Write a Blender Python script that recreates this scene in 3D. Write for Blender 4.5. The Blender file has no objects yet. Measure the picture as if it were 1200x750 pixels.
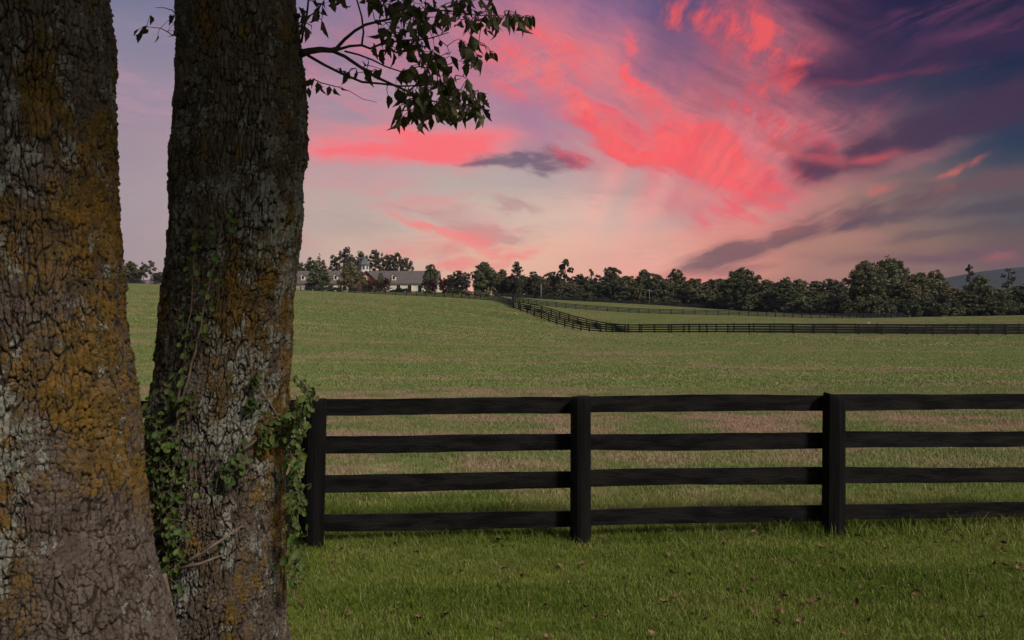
import bpy, bmesh, math, random
import numpy as np
from mathutils import Vector, Matrix, Euler

R = math.radians
sc = bpy.context.scene
C = sc.collection

# ------------------------------------------------------------------ camera
FPX, YH, CAMZ = 1000.0, 373.0, 2.1            # focal length and horizon row for a 1200 px wide picture
cam_d = bpy.data.cameras.new('camera')
cam_d.sensor_width = 36.0
cam_d.lens = FPX / 1200.0 * 36.0
cam_d.shift_y = -2.0 / 1200.0
cam_d.clip_start, cam_d.clip_end = 0.05, 20000
cam = bpy.data.objects.new('camera', cam_d)
C.objects.link(cam)
cam.location = (0, 0, CAMZ)
cam.rotation_euler = (R(90), 0, 0)
sc.camera = cam

def at(px, py, Y):
    """world point at distance Y that the photograph shows at (px, py)"""
    return Vector(((px - 600) / FPX * Y, Y, CAMZ + (YH - py) / FPX * Y))

sc.view_settings.view_transform = 'Standard'
sc.view_settings.look = 'None'
sc.view_settings.exposure = 0.0
sc.view_settings.gamma = 1.0
sc.render.film_transparent = False
sc.cycles.use_denoising = True
sc.cycles.use_adaptive_sampling = True
sc.cycles.adaptive_threshold = 0.015
sc.cycles.adaptive_min_samples = 12
sc.cycles.max_bounces = 6
sc.cycles.transparent_max_bounces = 8
sc.cycles.volume_bounces = 0

# ------------------------------------------------------------------ sun
HAZE = 0.75e-4
SUN_EL, SUN_AZ = 43.0, 136.0                   # azimuth clockwise from the view direction
sun_d = bpy.data.lights.new('sun', 'SUN')
sun_d.energy = 3.2
sun_d.angle = R(10)
sun_d.color = (1.0, 0.91, 0.80)
sun = bpy.data.objects.new('sun', sun_d)
C.objects.link(sun)
sdir = Vector((math.sin(R(SUN_AZ)) * math.cos(R(SUN_EL)), math.cos(R(SUN_AZ)) * math.cos(R(SUN_EL)), math.sin(R(SUN_EL))))
sun.rotation_euler = (-sdir).to_track_quat('-Z', 'Y').to_euler()
sun.location = sdir * 60

# ------------------------------------------------------------------ node helpers
class X:
    """a scalar socket with arithmetic"""
    nt = None
    def __init__(s, o): s.o = o
    @staticmethod
    def m(op, *a, clamp=False):
        n = X.nt.nodes.new('ShaderNodeMath'); n.operation = op; n.use_clamp = clamp
        for i, v in enumerate(a):
            if isinstance(v, X): X.nt.links.new(v.o, n.inputs[i])
            else: n.inputs[i].default_value = float(v)
        return X(n.outputs[0])
    def __add__(s, b): return X.m('ADD', s, b)
    __radd__ = __add__
    def __sub__(s, b): return X.m('SUBTRACT', s, b)
    def __rsub__(s, b): return X.m('SUBTRACT', b, s)
    def __mul__(s, b): return X.m('MULTIPLY', s, b)
    __rmul__ = __mul__
    def __truediv__(s, b): return X.m('DIVIDE', s, b)

def sstep(x, a, b, o0=0.0, o1=1.0):
    n = X.nt.nodes.new('ShaderNodeMapRange'); n.interpolation_type = 'SMOOTHSTEP'
    X.nt.links.new(x.o, n.inputs['Value'])
    for k, v in (('From Min', a), ('From Max', b), ('To Min', o0), ('To Max', o1)): n.inputs[k].default_value = v
    return X(n.outputs['Result'])

def clamp01(x): return X.m('ADD', x, 0.0, clamp=True)

def lk(a, b): X.nt.links.new(a, b)

def mapping(vec, loc=(0, 0, 0), rot=(0, 0, 0), scl=(1, 1, 1), kind='TEXTURE'):
    n = X.nt.nodes.new('ShaderNodeMapping'); n.vector_type = kind
    lk(vec, n.inputs['Vector'])
    n.inputs['Location'].default_value = loc
    n.inputs['Rotation'].default_value = rot
    n.inputs['Scale'].default_value = scl
    return n.outputs[0]

def noise(vec, scale, detail=4, rough=0.55, dist=0.0, lac=2.0, color=False, dims='3D'):
    n = X.nt.nodes.new('ShaderNodeTexNoise'); n.noise_dimensions = dims
    if vec is not None: lk(vec, n.inputs['Vector'])
    n.inputs['Scale'].default_value = scale; n.inputs['Detail'].default_value = detail
    n.inputs['Roughness'].default_value = rough; n.inputs['Distortion'].default_value = dist
    n.inputs['Lacunarity'].default_value = lac
    return n.outputs['Color'] if color else X(n.outputs['Fac'])

def vmath(op, a, b=None, scale=None):
    n = X.nt.nodes.new('ShaderNodeVectorMath'); n.operation = op
    for i, v in enumerate((a, b)):
        if v is None: continue
        if isinstance(v, (tuple, list)): n.inputs[i].default_value = v
        else: lk(v, n.inputs[i])
    if scale is not None:
        if isinstance(scale, X): lk(scale.o, n.inputs['Scale'])
        else: n.inputs['Scale'].default_value = scale
    return n

def mixc(f, a, b, blend='MIX'):
    n = X.nt.nodes.new('ShaderNodeMix'); n.data_type = 'RGBA'; n.blend_type = blend
    if isinstance(f, X): lk(f.o, n.inputs[0])
    else: n.inputs[0].default_value = f
    for i, v in ((6, a), (7, b)):
        if isinstance(v, (tuple, list)): n.inputs[i].default_value = tuple(v[:3]) + (1,)
        else: lk(v, n.inputs[i])
    return n.outputs[2]

def mixv(f, a, b):
    n = X.nt.nodes.new('ShaderNodeMix'); n.data_type = 'VECTOR'
    if isinstance(f, X): lk(f.o, n.inputs[0])
    else: n.inputs[0].default_value = f
    for i, v in ((4, a), (5, b)):
        if isinstance(v, (tuple, list)): n.inputs[i].default_value = v
        else: lk(v, n.inputs[i])
    return n.outputs[1]

def lin(r, g, b):
    f = lambda c: (c / 12.92 if c <= 0.04045 else ((c + 0.055) / 1.055) ** 2.4)
    return tuple(f(v / 255.0) for v in (r, g, b))

# ------------------------------------------------------------------ world: dusk sky with lit clouds
world = bpy.data.worlds.new('World'); sc.world = world
world.use_nodes = True
X.nt = world.node_tree
X.nt.nodes.clear()
world.cycles.sampling_method = 'MANUAL'
world.cycles.sample_map_resolution = 512

WARP1, WARP2, NA = 0.45, 0.5, 3.4

def sky_ae(px, py):
    """azimuth and elevation (in tenths of a radian) of a place in the sky"""
    az = math.atan((px - 600) / FPX)
    el = math.atan((YH - py) / FPX * math.cos(az))
    return az * 10, el * 10

tc = X.nt.nodes.new('ShaderNodeTexCoord')
sep = X.nt.nodes.new('ShaderNodeSeparateXYZ'); lk(tc.outputs['Generated'], sep.inputs[0])
dx, dy, dz = (X(sep.outputs[i]) for i in range(3))
AZ = X.m('ARCTAN2', dx, dy) * 10.0
EL = X.m('ARCSINE', dz) * 10.0
cmb = X.nt.nodes.new('ShaderNodeCombineXYZ'); lk(AZ.o, cmb.inputs[0]); lk(EL.o, cmb.inputs[1])
P0 = cmb.outputs[0]

def snoise(vec, *a, **k): return noise(vec, *a, dims='2D', **k)

# the sky at large: clear sky with loose mauve sheets of high cloud
sky = X.nt.nodes.new('ShaderNodeTexSky'); sky.sky_type = 'NISHITA'
sky.sun_disc = False; sky.sun_elevation = R(SUN_EL); sky.sun_rotation = R(SUN_AZ)
sky.air_density = 1.0; sky.dust_density = 2.5; sky.ozone_density = 1.0
NISH = 0.05
far = vmath('SCALE', sky.outputs[0], scale=NISH).outputs[0]
loose = sstep(snoise(mapping(P0, scl=(2.4, 1.0, 1)), 0.55, 4, 0.6), 0.42, 0.66)
far = mixv(loose * 0.75, far, lin(168, 146, 160))

# the sunset sector: domain warp gives wispy, drawn-out edges
w1 = snoise(P0, 0.6, 2, 0.6, color=True)
w2 = snoise(mapping(P0, rot=(0, 0, R(-20)), scl=(1.7, 0.8, 1)), 1.9, 5, 0.6, color=True)
off1 = vmath('SCALE', vmath('SUBTRACT', w1, (0.5, 0.5, 0.5)).outputs[0], scale=WARP1).outputs[0]
off2 = vmath('SCALE', vmath('SUBTRACT', w2, (0.5, 0.5, 0.5)).outputs[0], scale=WARP2).outputs[0]
PW = vmath('ADD', vmath('ADD', P0, off1).outputs[0], off2).outputs[0]
PS = vmath('ADD', P0, vmath('SCALE', off2, scale=0.35).outputs[0]).outputs[0]

def split(vec):
    n = X.nt.nodes.new('ShaderNodeSeparateXYZ'); lk(vec, n.inputs[0])
    return X(n.outputs[0]), X(n.outputs[1])
PWV, PW = PW, split(PW)
PS = split(PS)

def blob(vec, px, py, rx, ry, ang=0.0, amp=1.0):
    a, e = sky_ae(px, py)
    a2, e2 = sky_ae(px + 20 * math.cos(R(ang)), py - 20 * math.sin(R(ang)))
    t = math.atan2(e2 - e, a2 - a); ct, st = math.cos(t), math.sin(t)
    rx, ry = rx / 100.0, ry / 100.0
    A, E = vec
    u = X.m('MULTIPLY_ADD', A, ct / rx, X.m('MULTIPLY_ADD', E, st / rx, -(a * ct + e * st) / rx))
    v = X.m('MULTIPLY_ADD', A, -st / ry, X.m('MULTIPLY_ADD', E, ct / ry, (a * st - e * ct) / ry))
    d = X.m('MULTIPLY_ADD', v, v, u * u)
    g = X.m('POWER', math.exp(-1), d)
    return g if amp == 1.0 else g * amp

def bsum(vec, lst):
    t = None
    for q in lst:
        g = blob(vec, *q)
        t = g if t is None else t + g
    return t

def band(vec, pts, w, amp=1.0):
    """soft band along a polyline of sky places"""
    t = None
    for (x0, y0), (x1, y1) in zip(pts, pts[1:]):
        L = math.hypot(x1 - x0, y1 - y0)
        g = blob(vec, (x0 + x1) / 2, (y0 + y1) / 2, L * 0.62, w, math.degrees(math.atan2(y0 - y1, x1 - x0)), amp)
        t = g if t is None else X.m('MAXIMUM', t, g)
    return t

# clear-sky colours: rows of the sky from the horizon up, each a run of colours along the azimuth
ROWS = [
    (350, [(120, 170, 150, 151), (300, 195, 168, 157), (420, 227, 186, 163), (560, 249, 190, 163), (800, 244, 154, 136), (950, 178, 122, 106), (1190, 112, 86, 82)]),
    (310, [(120, 171, 153, 155), (300, 187, 165, 157), (420, 219, 184, 163), (600, 245, 192, 163), (760, 250, 178, 156), (860, 232, 150, 126), (960, 178, 128, 106), (1080, 142, 108, 90), (1190, 108, 84, 76)]),
    (250, [(120, 169, 152, 159), (400, 195, 174, 163), (580, 217, 196, 175), (700, 232, 192, 174), (800, 232, 166, 148), (880, 210, 154, 136), (960, 166, 130, 110), (1080, 118, 102, 96), (1190, 84, 84, 90)]),
    (190, [(120, 161, 145, 157), (400, 185, 162, 161), (600, 193, 168, 163), (760, 204, 152, 152), (880, 160, 110, 116), (960, 136, 102, 108), (1060, 80, 80, 92), (1190, 34, 54, 78)]),
    (130, [(120, 151, 137, 157), (280, 159, 139, 157), (520, 163, 142, 159), (660, 156, 130, 158), (760, 150, 98, 126), (860, 106, 74, 102), (1000, 66, 56, 84), (1090, 44, 48, 74), (1190, 20, 38, 66)]),
    (75, [(120, 135, 130, 153), (400, 153, 126, 151), (600, 165, 116, 146), (700, 138, 94, 134), (800, 76, 76, 120), (860, 94, 66, 102), (1000, 42, 34, 70), (1090, 32, 34, 66), (1190, 14, 28, 60)]),
    (15, [(120, 115, 118, 147), (280, 129, 122, 151), (480, 143, 120, 149), (620, 150, 106, 142), (700, 108, 86, 132), (790, 56, 72, 118), (900, 70, 50, 90), (990, 30, 26, 66), (1180, 8, 20, 54)]),
    (-120, [(120, 109, 114, 147), (480, 117, 108, 143), (760, 66, 70, 112), (1040, 40, 50, 92), (1190, 34, 48, 88)]),
]
A0, A1 = sky_ae(60, YH)[0], sky_ae(1300, YH)[0]
pos = (PS[0] - A0) * (1.0 / (A1 - A0))
def row_ramp(stops):
    n = X.nt.nodes.new('ShaderNodeValToRGB'); lk(pos.o, n.inputs[0])
    cr = n.color_ramp; cr.interpolation = 'B_SPLINE' if False else 'EASE'
    while len(cr.elements) < len(stops): cr.elements.new(0.5)
    for e_, (px, r, g, b) in zip(cr.elements, stops):
        e_.position = (sky_ae(px, YH)[0] - A0) / (A1 - A0)
    for e_, (px, r, g, b) in zip(cr.elements, stops):
        e_.color = lin(r, g, b) + (1,)
    return n.outputs[0]
ramps = [row_ramp(st) for _, st in ROWS]
# colours are mixed as vectors, so that the long chain below stays in creation order
col = None
for k, (py, st) in enumerate(ROWS):
    v = vmath('SCALE', ramps[k], scale=1.0).outputs[0]
    if col is None: col = v
    else:
        e0, e1 = math.atan((YH - ROWS[k - 1][0]) / FPX) * 10, math.atan((YH - py) / FPX) * 10
        col = mixv(sstep(PS[1], e0, e1), col, v)

def layer(col, mask, color):
    return mixv(clamp01(mask), col, color)

def mod(d, f, k): return d * X.m('MULTIPLY_ADD', f, k, 1.0)
def con(x, k=1.0): return (x - 0.5) * k       # centred noise
PN = vmath('ADD', P0, vmath('ADD', vmath('SCALE', off1, scale=0.5).outputs[0], vmath('SCALE', off2, scale=0.28).outputs[0]).outputs[0]).outputs[0]
fa = con(snoise(mapping(PN, rot=(0, 0, R(-30)), scl=(2.6, 0.55, 1)), 1.5, 8, 0.70), NA)     # falls to the right
fb = con(snoise(mapping(PN, rot=(0, 0, R(19)), scl=(3.4, 0.5, 1)), 1.4, 8, 0.68), NA)       # rises to the right
fc = con(snoise(mapping(PN, scl=(2.8, 0.55, 1)), 1.2, 7, 0.66), NA)                          # lies level
fl_ = con(snoise(mapping(PN, rot=(0, 0, R(-35)), scl=(1.5, 0.8, 1)), 1.1, 3, 0.55), NA)        # where the masses break open
fd = con(snoise(mapping(PN, rot=(0, 0, R(62)), scl=(1.45, 0.75, 1)), 2.2, 8, 0.70), NA)      # ragged curtains

# streaks that fan out of the glow low over the wood
oa, oe = sky_ae(690, 430)
th = X.m('ARCTAN2', PS[1] - oe, PS[0] - oa)
rr0 = X.m('SQRT', (PS[1] - oe) * (PS[1] - oe) + (PS[0] - oa) * (PS[0] - oa))
cf = X.nt.nodes.new('ShaderNodeCombineXYZ'); lk((th * 8.5).o, cf.inputs[0]); lk((rr0 * 0.42).o, cf.inputs[1])
ff = con(snoise(cf.outputs[0], 1.0, 7, 0.66), NA)

# mauve-grey softness and pale veils
col = layer(col, sstep(fc, -0.3, 0.6) * bsum(PW, [(300, 120, 330, 90, 0, .45), (420, 250, 300, 60, 0, .4)]), lin(204, 156, 166))
col = layer(col, sstep(fa, -0.5, 0.5) * bsum(PW, [(640, 125, 60, 60, -30, .8), (700, 20, 60, 40, 0, .3)]), lin(122, 116, 162))
# broad glow of lit cloud behind the main mass
glow = bsum(PW, [(640, 60, 110, 55, -10, .75), (760, 140, 130, 55, -28, .85), (850, 215, 120, 50, -10, .8), (890, 60, 70, 80, 0, .55), (940, 165, 90, 40, -10, .6), (470, 168, 170, 30, 0, .6)])
col = layer(col, mod(glow, fa, 0.9) * 0.75, lin(222, 128, 134))
# grey-green clear slots under the main mass, and the pale rays that cross them
col = layer(col, bsum(PS, [(560, 218, 110, 22, 0, .6), (738, 218, 55, 11, 62, .45), (800, 258, 60, 13, 8, .5), (630, 205, 60, 14, 0, .4)]), lin(186, 172, 168))
col = layer(col, bsum(PS, [(706, 228, 62, 11, 62, .42), (768, 232, 66, 13, 52, .40)]), lin(250, 176, 166))
# main pink mass
dA = bsum(PW, [(628, 66, 62, 34, 8, .78), (590, 92, 44, 24, -25, .5), (735, 66, 9, 34, 12, .6), (750, 94, 30, 11, -35, .7),
               (690, 130, 66, 18, -32, .95), (775, 136, 60, 20, -30, .75), (740, 165, 80, 20, -22, .95), (820, 182, 80, 28, -24, 1.05), (790, 196, 90, 15, -16, .8),
               (868, 222, 56, 22, -26, .85), (890, 240, 70, 16, 14, .7), (840, 256, 70, 14, -4, .22), (662, 186, 26, 9, -10, .6)])
dA = mod(dA, fl_, 0.9)
col = layer(col, sstep(mod(dA, fa, 1.7), 0.0, 1.25) * 0.85, lin(228, 108, 120))
col = layer(col, sstep(mod(dA, fa, 2.1), 0.35, 2.1) * 0.95, lin(255, 90, 94))
col = layer(col, sstep(mod(dA, fd, 1.6), 0.6, 2.2) * 0.55, lin(255, 112, 106))
col = layer(col, sstep(fd, -0.1, 0.7) * clamp01(dA) * 0.32, lin(204, 96, 112))
col = layer(col, sstep(fb, -0.05, 0.7) * clamp01(dA) * 0.30, lin(255, 138, 132))
# curtains on the right of it, red over purple
dB = bsum(PW, [(845, 18, 66, 24, -24, .55), (780, 12, 50, 18, -10, .3), (885, 48, 40, 46, 0, .55), (880, 92, 30, 40, 0, .4), (945, 86, 24, 24, 20, .8), (905, 140, 52, 22, -20, .8), (893, 148, 18, 12, 0, .7),
               (925, 165, 52, 13, -20, .8), (905, 218, 100, 14, 18, .5), (960, 204, 100, 12, 17, .4), (850, 130, 40, 24, -15, .4)])
dB = mod(dB, fl_, 0.9)
col = layer(col, sstep(mod(dB, fd, 1.7), 0.0, 1.3) * 0.75, lin(190, 84, 104))
col = layer(col, sstep(mod(dB, fd, 2.2), 0.3, 2.0) * 0.85, lin(240, 92, 92))
# feathery streaks across the fan, rose on the left and dusky on the right
col = layer(col, sstep(ff, -0.25, 0.75) * bsum(PW, [(880, 205, 85, 36, 20, .6), (800, 190, 70, 30, -20, .35), (950, 168, 80, 34, 20, .4), (760, 90, 90, 45, -30, .3)]), lin(248, 114, 114))
col = layer(col, sstep(ff, -0.75, 0.1, 1.0, 0.0) * bsum(PW, [(900, 185, 100, 45, 20, .4), (820, 150, 80, 40, -25, .3)]), lin(166, 108, 118))
col = layer(col, sstep(fb, -0.2, 0.6) * bsum(PW, [(1010, 130, 120, 40, 14, .5), (1060, 80, 120, 36, 16, .4)]), lin(92, 56, 86))
# dark folds inside the masses
col = layer(col, sstep(fa, -0.1, 0.6) * bsum(PW, [(692, 118, 30, 12, -30, .7), (745, 126, 34, 9, -30, .6), (745, 152, 44, 8, -10, .45), (835, 118, 60, 24, -20, .6), (648, 118, 40, 10, -35, .5)]), lin(124, 98, 138))
# long purple bands, lit red along the lower edge
mB = band(PS, [(935, 199), (985, 192), (1045, 172), (1120, 145), (1250, 100)], 20)
col = layer(col, sstep(mod(mB, fb, 0.55), 0.03, 0.8) * 0.88, lin(66, 46, 72))
mR = band(PS, [(895, 163), (940, 184), (995, 191), (1050, 182)], 7)
col = layer(col, sstep(mod(mR, fb, 0.6), 0.05, 1.15) * 0.75, lin(200, 88, 92))
mR2 = band(PS, [(880, 236), (960, 217), (1030, 200), (1120, 174)], 9)
col = layer(col, sstep(mod(mR2, fb, 1.0), 0.1, 1.3) * 0.5, lin(186, 112, 114))
mU = band(PS, [(930, 90), (1010, 82), (1080, 68), (1150, 52), (1250, 30)], 17)
col = layer(col, sstep(mod(mU, fb, 0.6), 0.03, 0.85) * 0.7, lin(58, 38, 72))
mU2 = band(PS, [(940, 98), (1010, 94), (1060, 86), (1120, 76)], 5.5)
col = layer(col, sstep(mod(mU2, fb, 1.0), 0.1, 1.3) * 0.6, lin(140, 58, 82))
col = layer(col, sstep(fb, -0.1, 0.7) * bsum(PW, [(1080, 24, 80, 14, 18, .75), (1170, 36, 60, 10, 18, .6)]), lin(112, 58, 92))
# low band over the right-hand trees, rising to the right
mL = band(PS, [(800, 315), (900, 284), (970, 258), (1040, 240), (1120, 224), (1260, 202)], 15)
col = layer(col, sstep(mod(mL, fb, 1.2), 0.03, 1.0) * 0.85, lin(104, 78, 84))
mL2 = band(PS, [(990, 266), (1090, 248), (1220, 236)], 8)
col = layer(col, sstep(mod(mL2, fb, 0.9), 0.05, 0.9) * 0.7, lin(80, 68, 78))
mL4 = band(PS, [(1040, 282), (1120, 268), (1230, 262)], 6)
col = layer(col, sstep(mod(mL4, fb, 1.0), 0.05, 0.9) * 0.5, lin(92, 76, 82))
mL3 = band(PS, [(820, 322), (930, 310), (1030, 300)], 7)
col = layer(col, sstep(mod(mL3, fb, 0.9), 0.1, 1.0) * 0.55, lin(150, 102, 100))
col = layer(col, sstep(fc, -0.3, 0.6) * bsum(PS, [(1170, 296, 80, 9, 3, .85), (1050, 305, 110, 7, 0, .6), (940, 326, 130, 8, 0, .6)]), lin(114, 80, 86))
mK = bsum(PS, [(1125, 198, 28, 4.5, 24, .85), (1028, 222, 24, 7, 10, .7), (1110, 222, 14, 7, 24, .5), (1170, 300, 22, 6, 0, .5)])
col = layer(col, sstep(mod(mK, fd, 1.2), 0.1, 1.2) * 0.75, lin(208, 106, 94))
# pink sheet left of centre
mS = bsum(PS, [(400, 176, 60, 13, -3, .8), (470, 168, 90, 19, -2, 1.0), (560, 163, 60, 15, 6, .7), (510, 188, 70, 9, -5, .7), (545, 206, 22, 5, 0, .5)])
col = layer(col, sstep(mod(mS, fc, 1.0), 0.05, 0.85) * 0.8, lin(240, 134, 142))
col = layer(col, sstep(mod(mS, fc, 1.6), 0.35, 1.6) * 0.95, lin(255, 112, 118))
col = layer(col, sstep(fa, -0.4, 0.5) * bsum(PW, [(420, 80, 60, 45, 20, .8), (380, 110, 40, 30, 0, .5), (560, 60, 70, 40, 0, .5)]), lin(222, 124, 136))
# dark little clouds
mD = bsum(PW, [(608, 187, 48, 13, 4, 1.0), (570, 193, 34, 6, 0, .6), (660, 191, 44, 8, -6, .6)])
col = layer(col, sstep(mod(mD, fc, 1.2), 0.05, 1.1) * 0.8, lin(96, 84, 108))
mE = bsum(PW, [(660, 262, 60, 6, 4, .35), (500, 246, 60, 6, 0, .4), (420, 270, 60, 6, 3, .4), (605, 242, 30, 6, -4, .9), (560, 268, 50, 10, -14, .6), (590, 278, 40, 12, 0, 1.0), (448, 312, 25, 5, 0, .5), (530, 300, 30, 7, 0, .4)])
col = layer(col, sstep(mod(mE, fc, 1.2), 0.05, 1.0) * 0.6, lin(186, 138, 140))
mF = bsum(PW, [(575, 290, 58, 8, -4, .9), (530, 274, 50, 7, -16, .8), (490, 264, 40, 5, -16, .5), (605, 302, 34, 7, 10, .5), (505, 320, 34, 8, 20, .5), (545, 315, 24, 7, 0, .6), (640, 300, 60, 6, 4, .4), (480, 300, 50, 6, -6, .5), (420, 330, 60, 6, 0, .4)])
col = layer(col, sstep(mod(mF, fc, 1.3), 0.05, 1.0) * 0.75, lin(254, 136, 130))
# thin rose streaks towards the horizon
col = layer(col, sstep(fc, -0.2, 0.6) * bsum(PS, [(770, 276, 170, 15, 8, .75), (700, 325, 180, 16, 0, .55), (860, 338, 110, 10, 0, .7), (460, 230, 130, 16, 0, .35), (640, 275, 160, 16, 0, .45), (450, 290, 140, 14, 0, .4)]), lin(250, 134, 124))
col = layer(col, sstep(fc, -0.65, 0.0, 1.0, 0.0) * bsum(PS, [(650, 230, 150, 22, 0, .5), (470, 255, 160, 24, 0, .5), (820, 290, 120, 14, 6, .4)]), lin(176, 150, 152))
front = sstep(X.m('ABSOLUTE', AZ), 6.4, 8.6, 1.0, 0.0) * sstep(EL, 5.0, 7.5, 1.0, 0.0) * sstep(EL, -1.2, -0.5)
bg = X.nt.nodes.new('ShaderNodeBackground'); lk(col, bg.inputs[0])
bgf = X.nt.nodes.new('ShaderNodeBackground'); lk(far, bgf.inputs[0])
mxs = X.nt.nodes.new('ShaderNodeMixShader'); lk(front.o, mxs.inputs[0]); lk(bgf.outputs[0], mxs.inputs[1]); lk(bg.outputs[0], mxs.inputs[2])
wo = X.nt.nodes.new('ShaderNodeOutputWorld'); lk(mxs.outputs[0], wo.inputs[0])

# ================================================================== helpers
rng = np.random.default_rng(7)
random.seed(7)

def tag(o, label=None, cat=None, group=None, kind=None):
    if label: o['label'] = label
    if cat: o['category'] = cat
    if group: o['group'] = group
    if kind: o['kind'] = kind
    return o

def empty(name, loc=(0, 0, 0), label=None, cat=None, group=None):
    o = bpy.data.objects.new(name, None); C.objects.link(o)
    o.location = loc; o.empty_display_size = 0.2
    return tag(o, label, cat, group)

def np_data(name, V, F, mat=None, smooth=False):
    V = np.asarray(V, dtype=np.float32); F = np.asarray(F, dtype=np.int32)
    me = bpy.data.meshes.new(name)
    me.vertices.add(len(V)); me.vertices.foreach_set('co', V.ravel())
    k = F.shape[1]
    me.loops.add(F.size); me.loops.foreach_set('vertex_index', F.ravel())
    me.polygons.add(len(F)); me.polygons.foreach_set('loop_start', np.arange(len(F), dtype=np.int32) * k)
    me.update(calc_edges=True)
    me.polygons.foreach_set('use_smooth', np.full(len(F), smooth, dtype=bool))
    if mat: me.materials.append(mat)
    me.update()
    return me

def pd_data(name, V, F, mat=None, smooth=False):
    me = bpy.data.meshes.new(name); me.from_pydata([tuple(v) for v in V], [], [tuple(f) for f in F]); me.update()
    if smooth: me.polygons.foreach_set('use_smooth', np.full(len(me.polygons), True, dtype=bool))
    if mat: me.materials.append(mat)
    return me

def obj(name, data, parent=None, loc=(0, 0, 0), rot=(0, 0, 0), scl=(1, 1, 1)):
    o = bpy.data.objects.new(name, data); C.objects.link(o)
    o.location, o.rotation_euler, o.scale = loc, rot, scl
    if parent: o.parent = parent
    return o

def add_attr(me, name, vals):
    a = me.attributes.new(name, 'FLOAT', 'POINT'); a.data.foreach_set('value', np.asarray(vals, dtype=np.float32))

class MB:
    """collects simple solids into one mesh"""
    def __init__(s): s.V = []; s.F = []
    def add(s, V, F):
        n = len(s.V); s.V += [tuple(v) for v in V]; s.F += [tuple(i + n for i in f) for f in F]
    def box(s, x0, x1, y0, y1, z0, z1):
        s.add([(x, y, z) for z in (z0, z1) for (x, y) in ((x0, y0), (x1, y0), (x1, y1), (x0, y1))],
              [(3, 2, 1, 0), (4, 5, 6, 7), (0, 1, 5, 4), (1, 2, 6, 5), (2, 3, 7, 6), (3, 0, 4, 7)])
    def tube(s, pts, rad, n=7):
        pts = [Vector(p) for p in pts]; rings = []
        up = Vector((0.13, 0.21, 1)).normalized()
        for i, p in enumerate(pts):
            d = (pts[min(i + 1, len(pts) - 1)] - pts[max(i - 1, 0)])
            if d.length < 1e-9: d = Vector((0, 0, 1))
            d.normalize()
            a = d.cross(up)
            if a.length < 0.05: a = d.cross(Vector((1, 0, 0.1)))
            a.normalize(); b = d.cross(a)
            rings.append([p + (a * math.cos(2 * math.pi * k / n) + b * math.sin(2 * math.pi * k / n)) * rad[i] for k in range(n)])
        V = [v for r in rings for v in r]; F = []
        for i in range(len(pts) - 1):
            for k in range(n):
                F.append((i * n + k, i * n + (k + 1) % n, (i + 1) * n + (k + 1) % n, (i + 1) * n + k))
        F.append(tuple(range(n))[::-1]); F.append(tuple((len(pts) - 1) * n + k for k in range(n)))
        s.add(V, F)
    def data(s, name, mat, smooth=False): return pd_data(name, s.V, s.F, mat, smooth)
    def build(s, name, mat, parent=None, smooth=False): return obj(name, s.data(name, mat, smooth), parent)

# numpy noise
def _h(ix, iy, iz, seed):
    n = (ix.astype(np.int64) * 374761393 + iy.astype(np.int64) * 668265263 + iz.astype(np.int64) * 2147483647 + seed * 974711) & 0xffffffff
    n = ((n ^ (n >> 13)) * 1274126177) & 0xffffffff
    n = ((n ^ (n >> 16)) * 2246822519) & 0xffffffff
    return ((n ^ (n >> 15)) & 0xffffff) / float(0xffffff)

def vnoise(x, y, z=None, seed=0):
    if z is None: z = np.zeros_like(x)
    ix, iy, iz = np.floor(x), np.floor(y), np.floor(z)
    fx, fy, fz = x - ix, y - iy, z - iz
    q = lambda t: t * t * t * (t * (t * 6 - 15) + 10)
    fx, fy, fz = q(fx), q(fy), q(fz)
    r = 0
    for a in (0, 1):
        for b in (0, 1):
            for c in (0, 1):
                w = (fx if a else 1 - fx) * (fy if b else 1 - fy) * (fz if c else 1 - fz)
                r = r + w * _h(ix + a, iy + b, iz + c, seed)
    return r

def fbm(x, y, z=None, seed=0, octv=4, gain=0.5):
    t, a, s = 0, 1.0, 0
    for k in range(octv):
        t = t + a * vnoise(x * 2 ** k + 17.3 * k, y * 2 ** k - 9.1 * k, None if z is None else z * 2 ** k + 3.7 * k, seed + k)
        s += a; a *= gain
    return t / s

def voro(x, y, seed=0):
    """F1, F2 and a random value of the nearest cell"""
    ix, iy = np.floor(x), np.floor(y)
    f1 = np.full(x.shape, 9.0); f2 = np.full(x.shape, 9.0); cid = np.zeros(x.shape)
    zz = np.zeros_like(x)
    for a in (-1, 0, 1):
        for b in (-1, 0, 1):
            cx, cy = ix + a, iy + b
            px = cx + 0.1 + 0.8 * _h(cx, cy, zz, seed); py = cy + 0.1 + 0.8 * _h(cx, cy, zz, seed + 51)
            d = np.hypot(px - x, py - y); hv = _h(cx, cy, zz, seed + 99)
            nearer = d < f1
            f2 = np.where(nearer, f1, np.minimum(f2, d)); cid = np.where(nearer, hv, cid); f1 = np.where(nearer, d, f1)
    return f1, f2, cid

def ss(x, a, b):
    t = np.clip((x - a) / (b - a), 0, 1); return t * t * (3 - 2 * t)

# ================================================================== materials
def material(name):
    m = bpy.data.materials.new(name); m.use_nodes = True
    X.nt = m.node_tree
    p = X.nt.nodes['Principled BSDF']
    p.inputs['Specular IOR Level'].default_value = 0.3
    return m, p

def texco(kind='Object'):
    return X.nt.nodes.new('ShaderNodeTexCoord').outputs[kind]

def geo(kind='Position'):
    return X.nt.nodes.new('ShaderNodeNewGeometry').outputs[kind]

def attr(name):
    n = X.nt.nodes.new('ShaderNodeAttribute'); n.attribute_name = name
    return X(n.outputs['Fac'])

def objrand():
    return X(X.nt.nodes.new('ShaderNodeObjectInfo').outputs['Random'])

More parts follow.
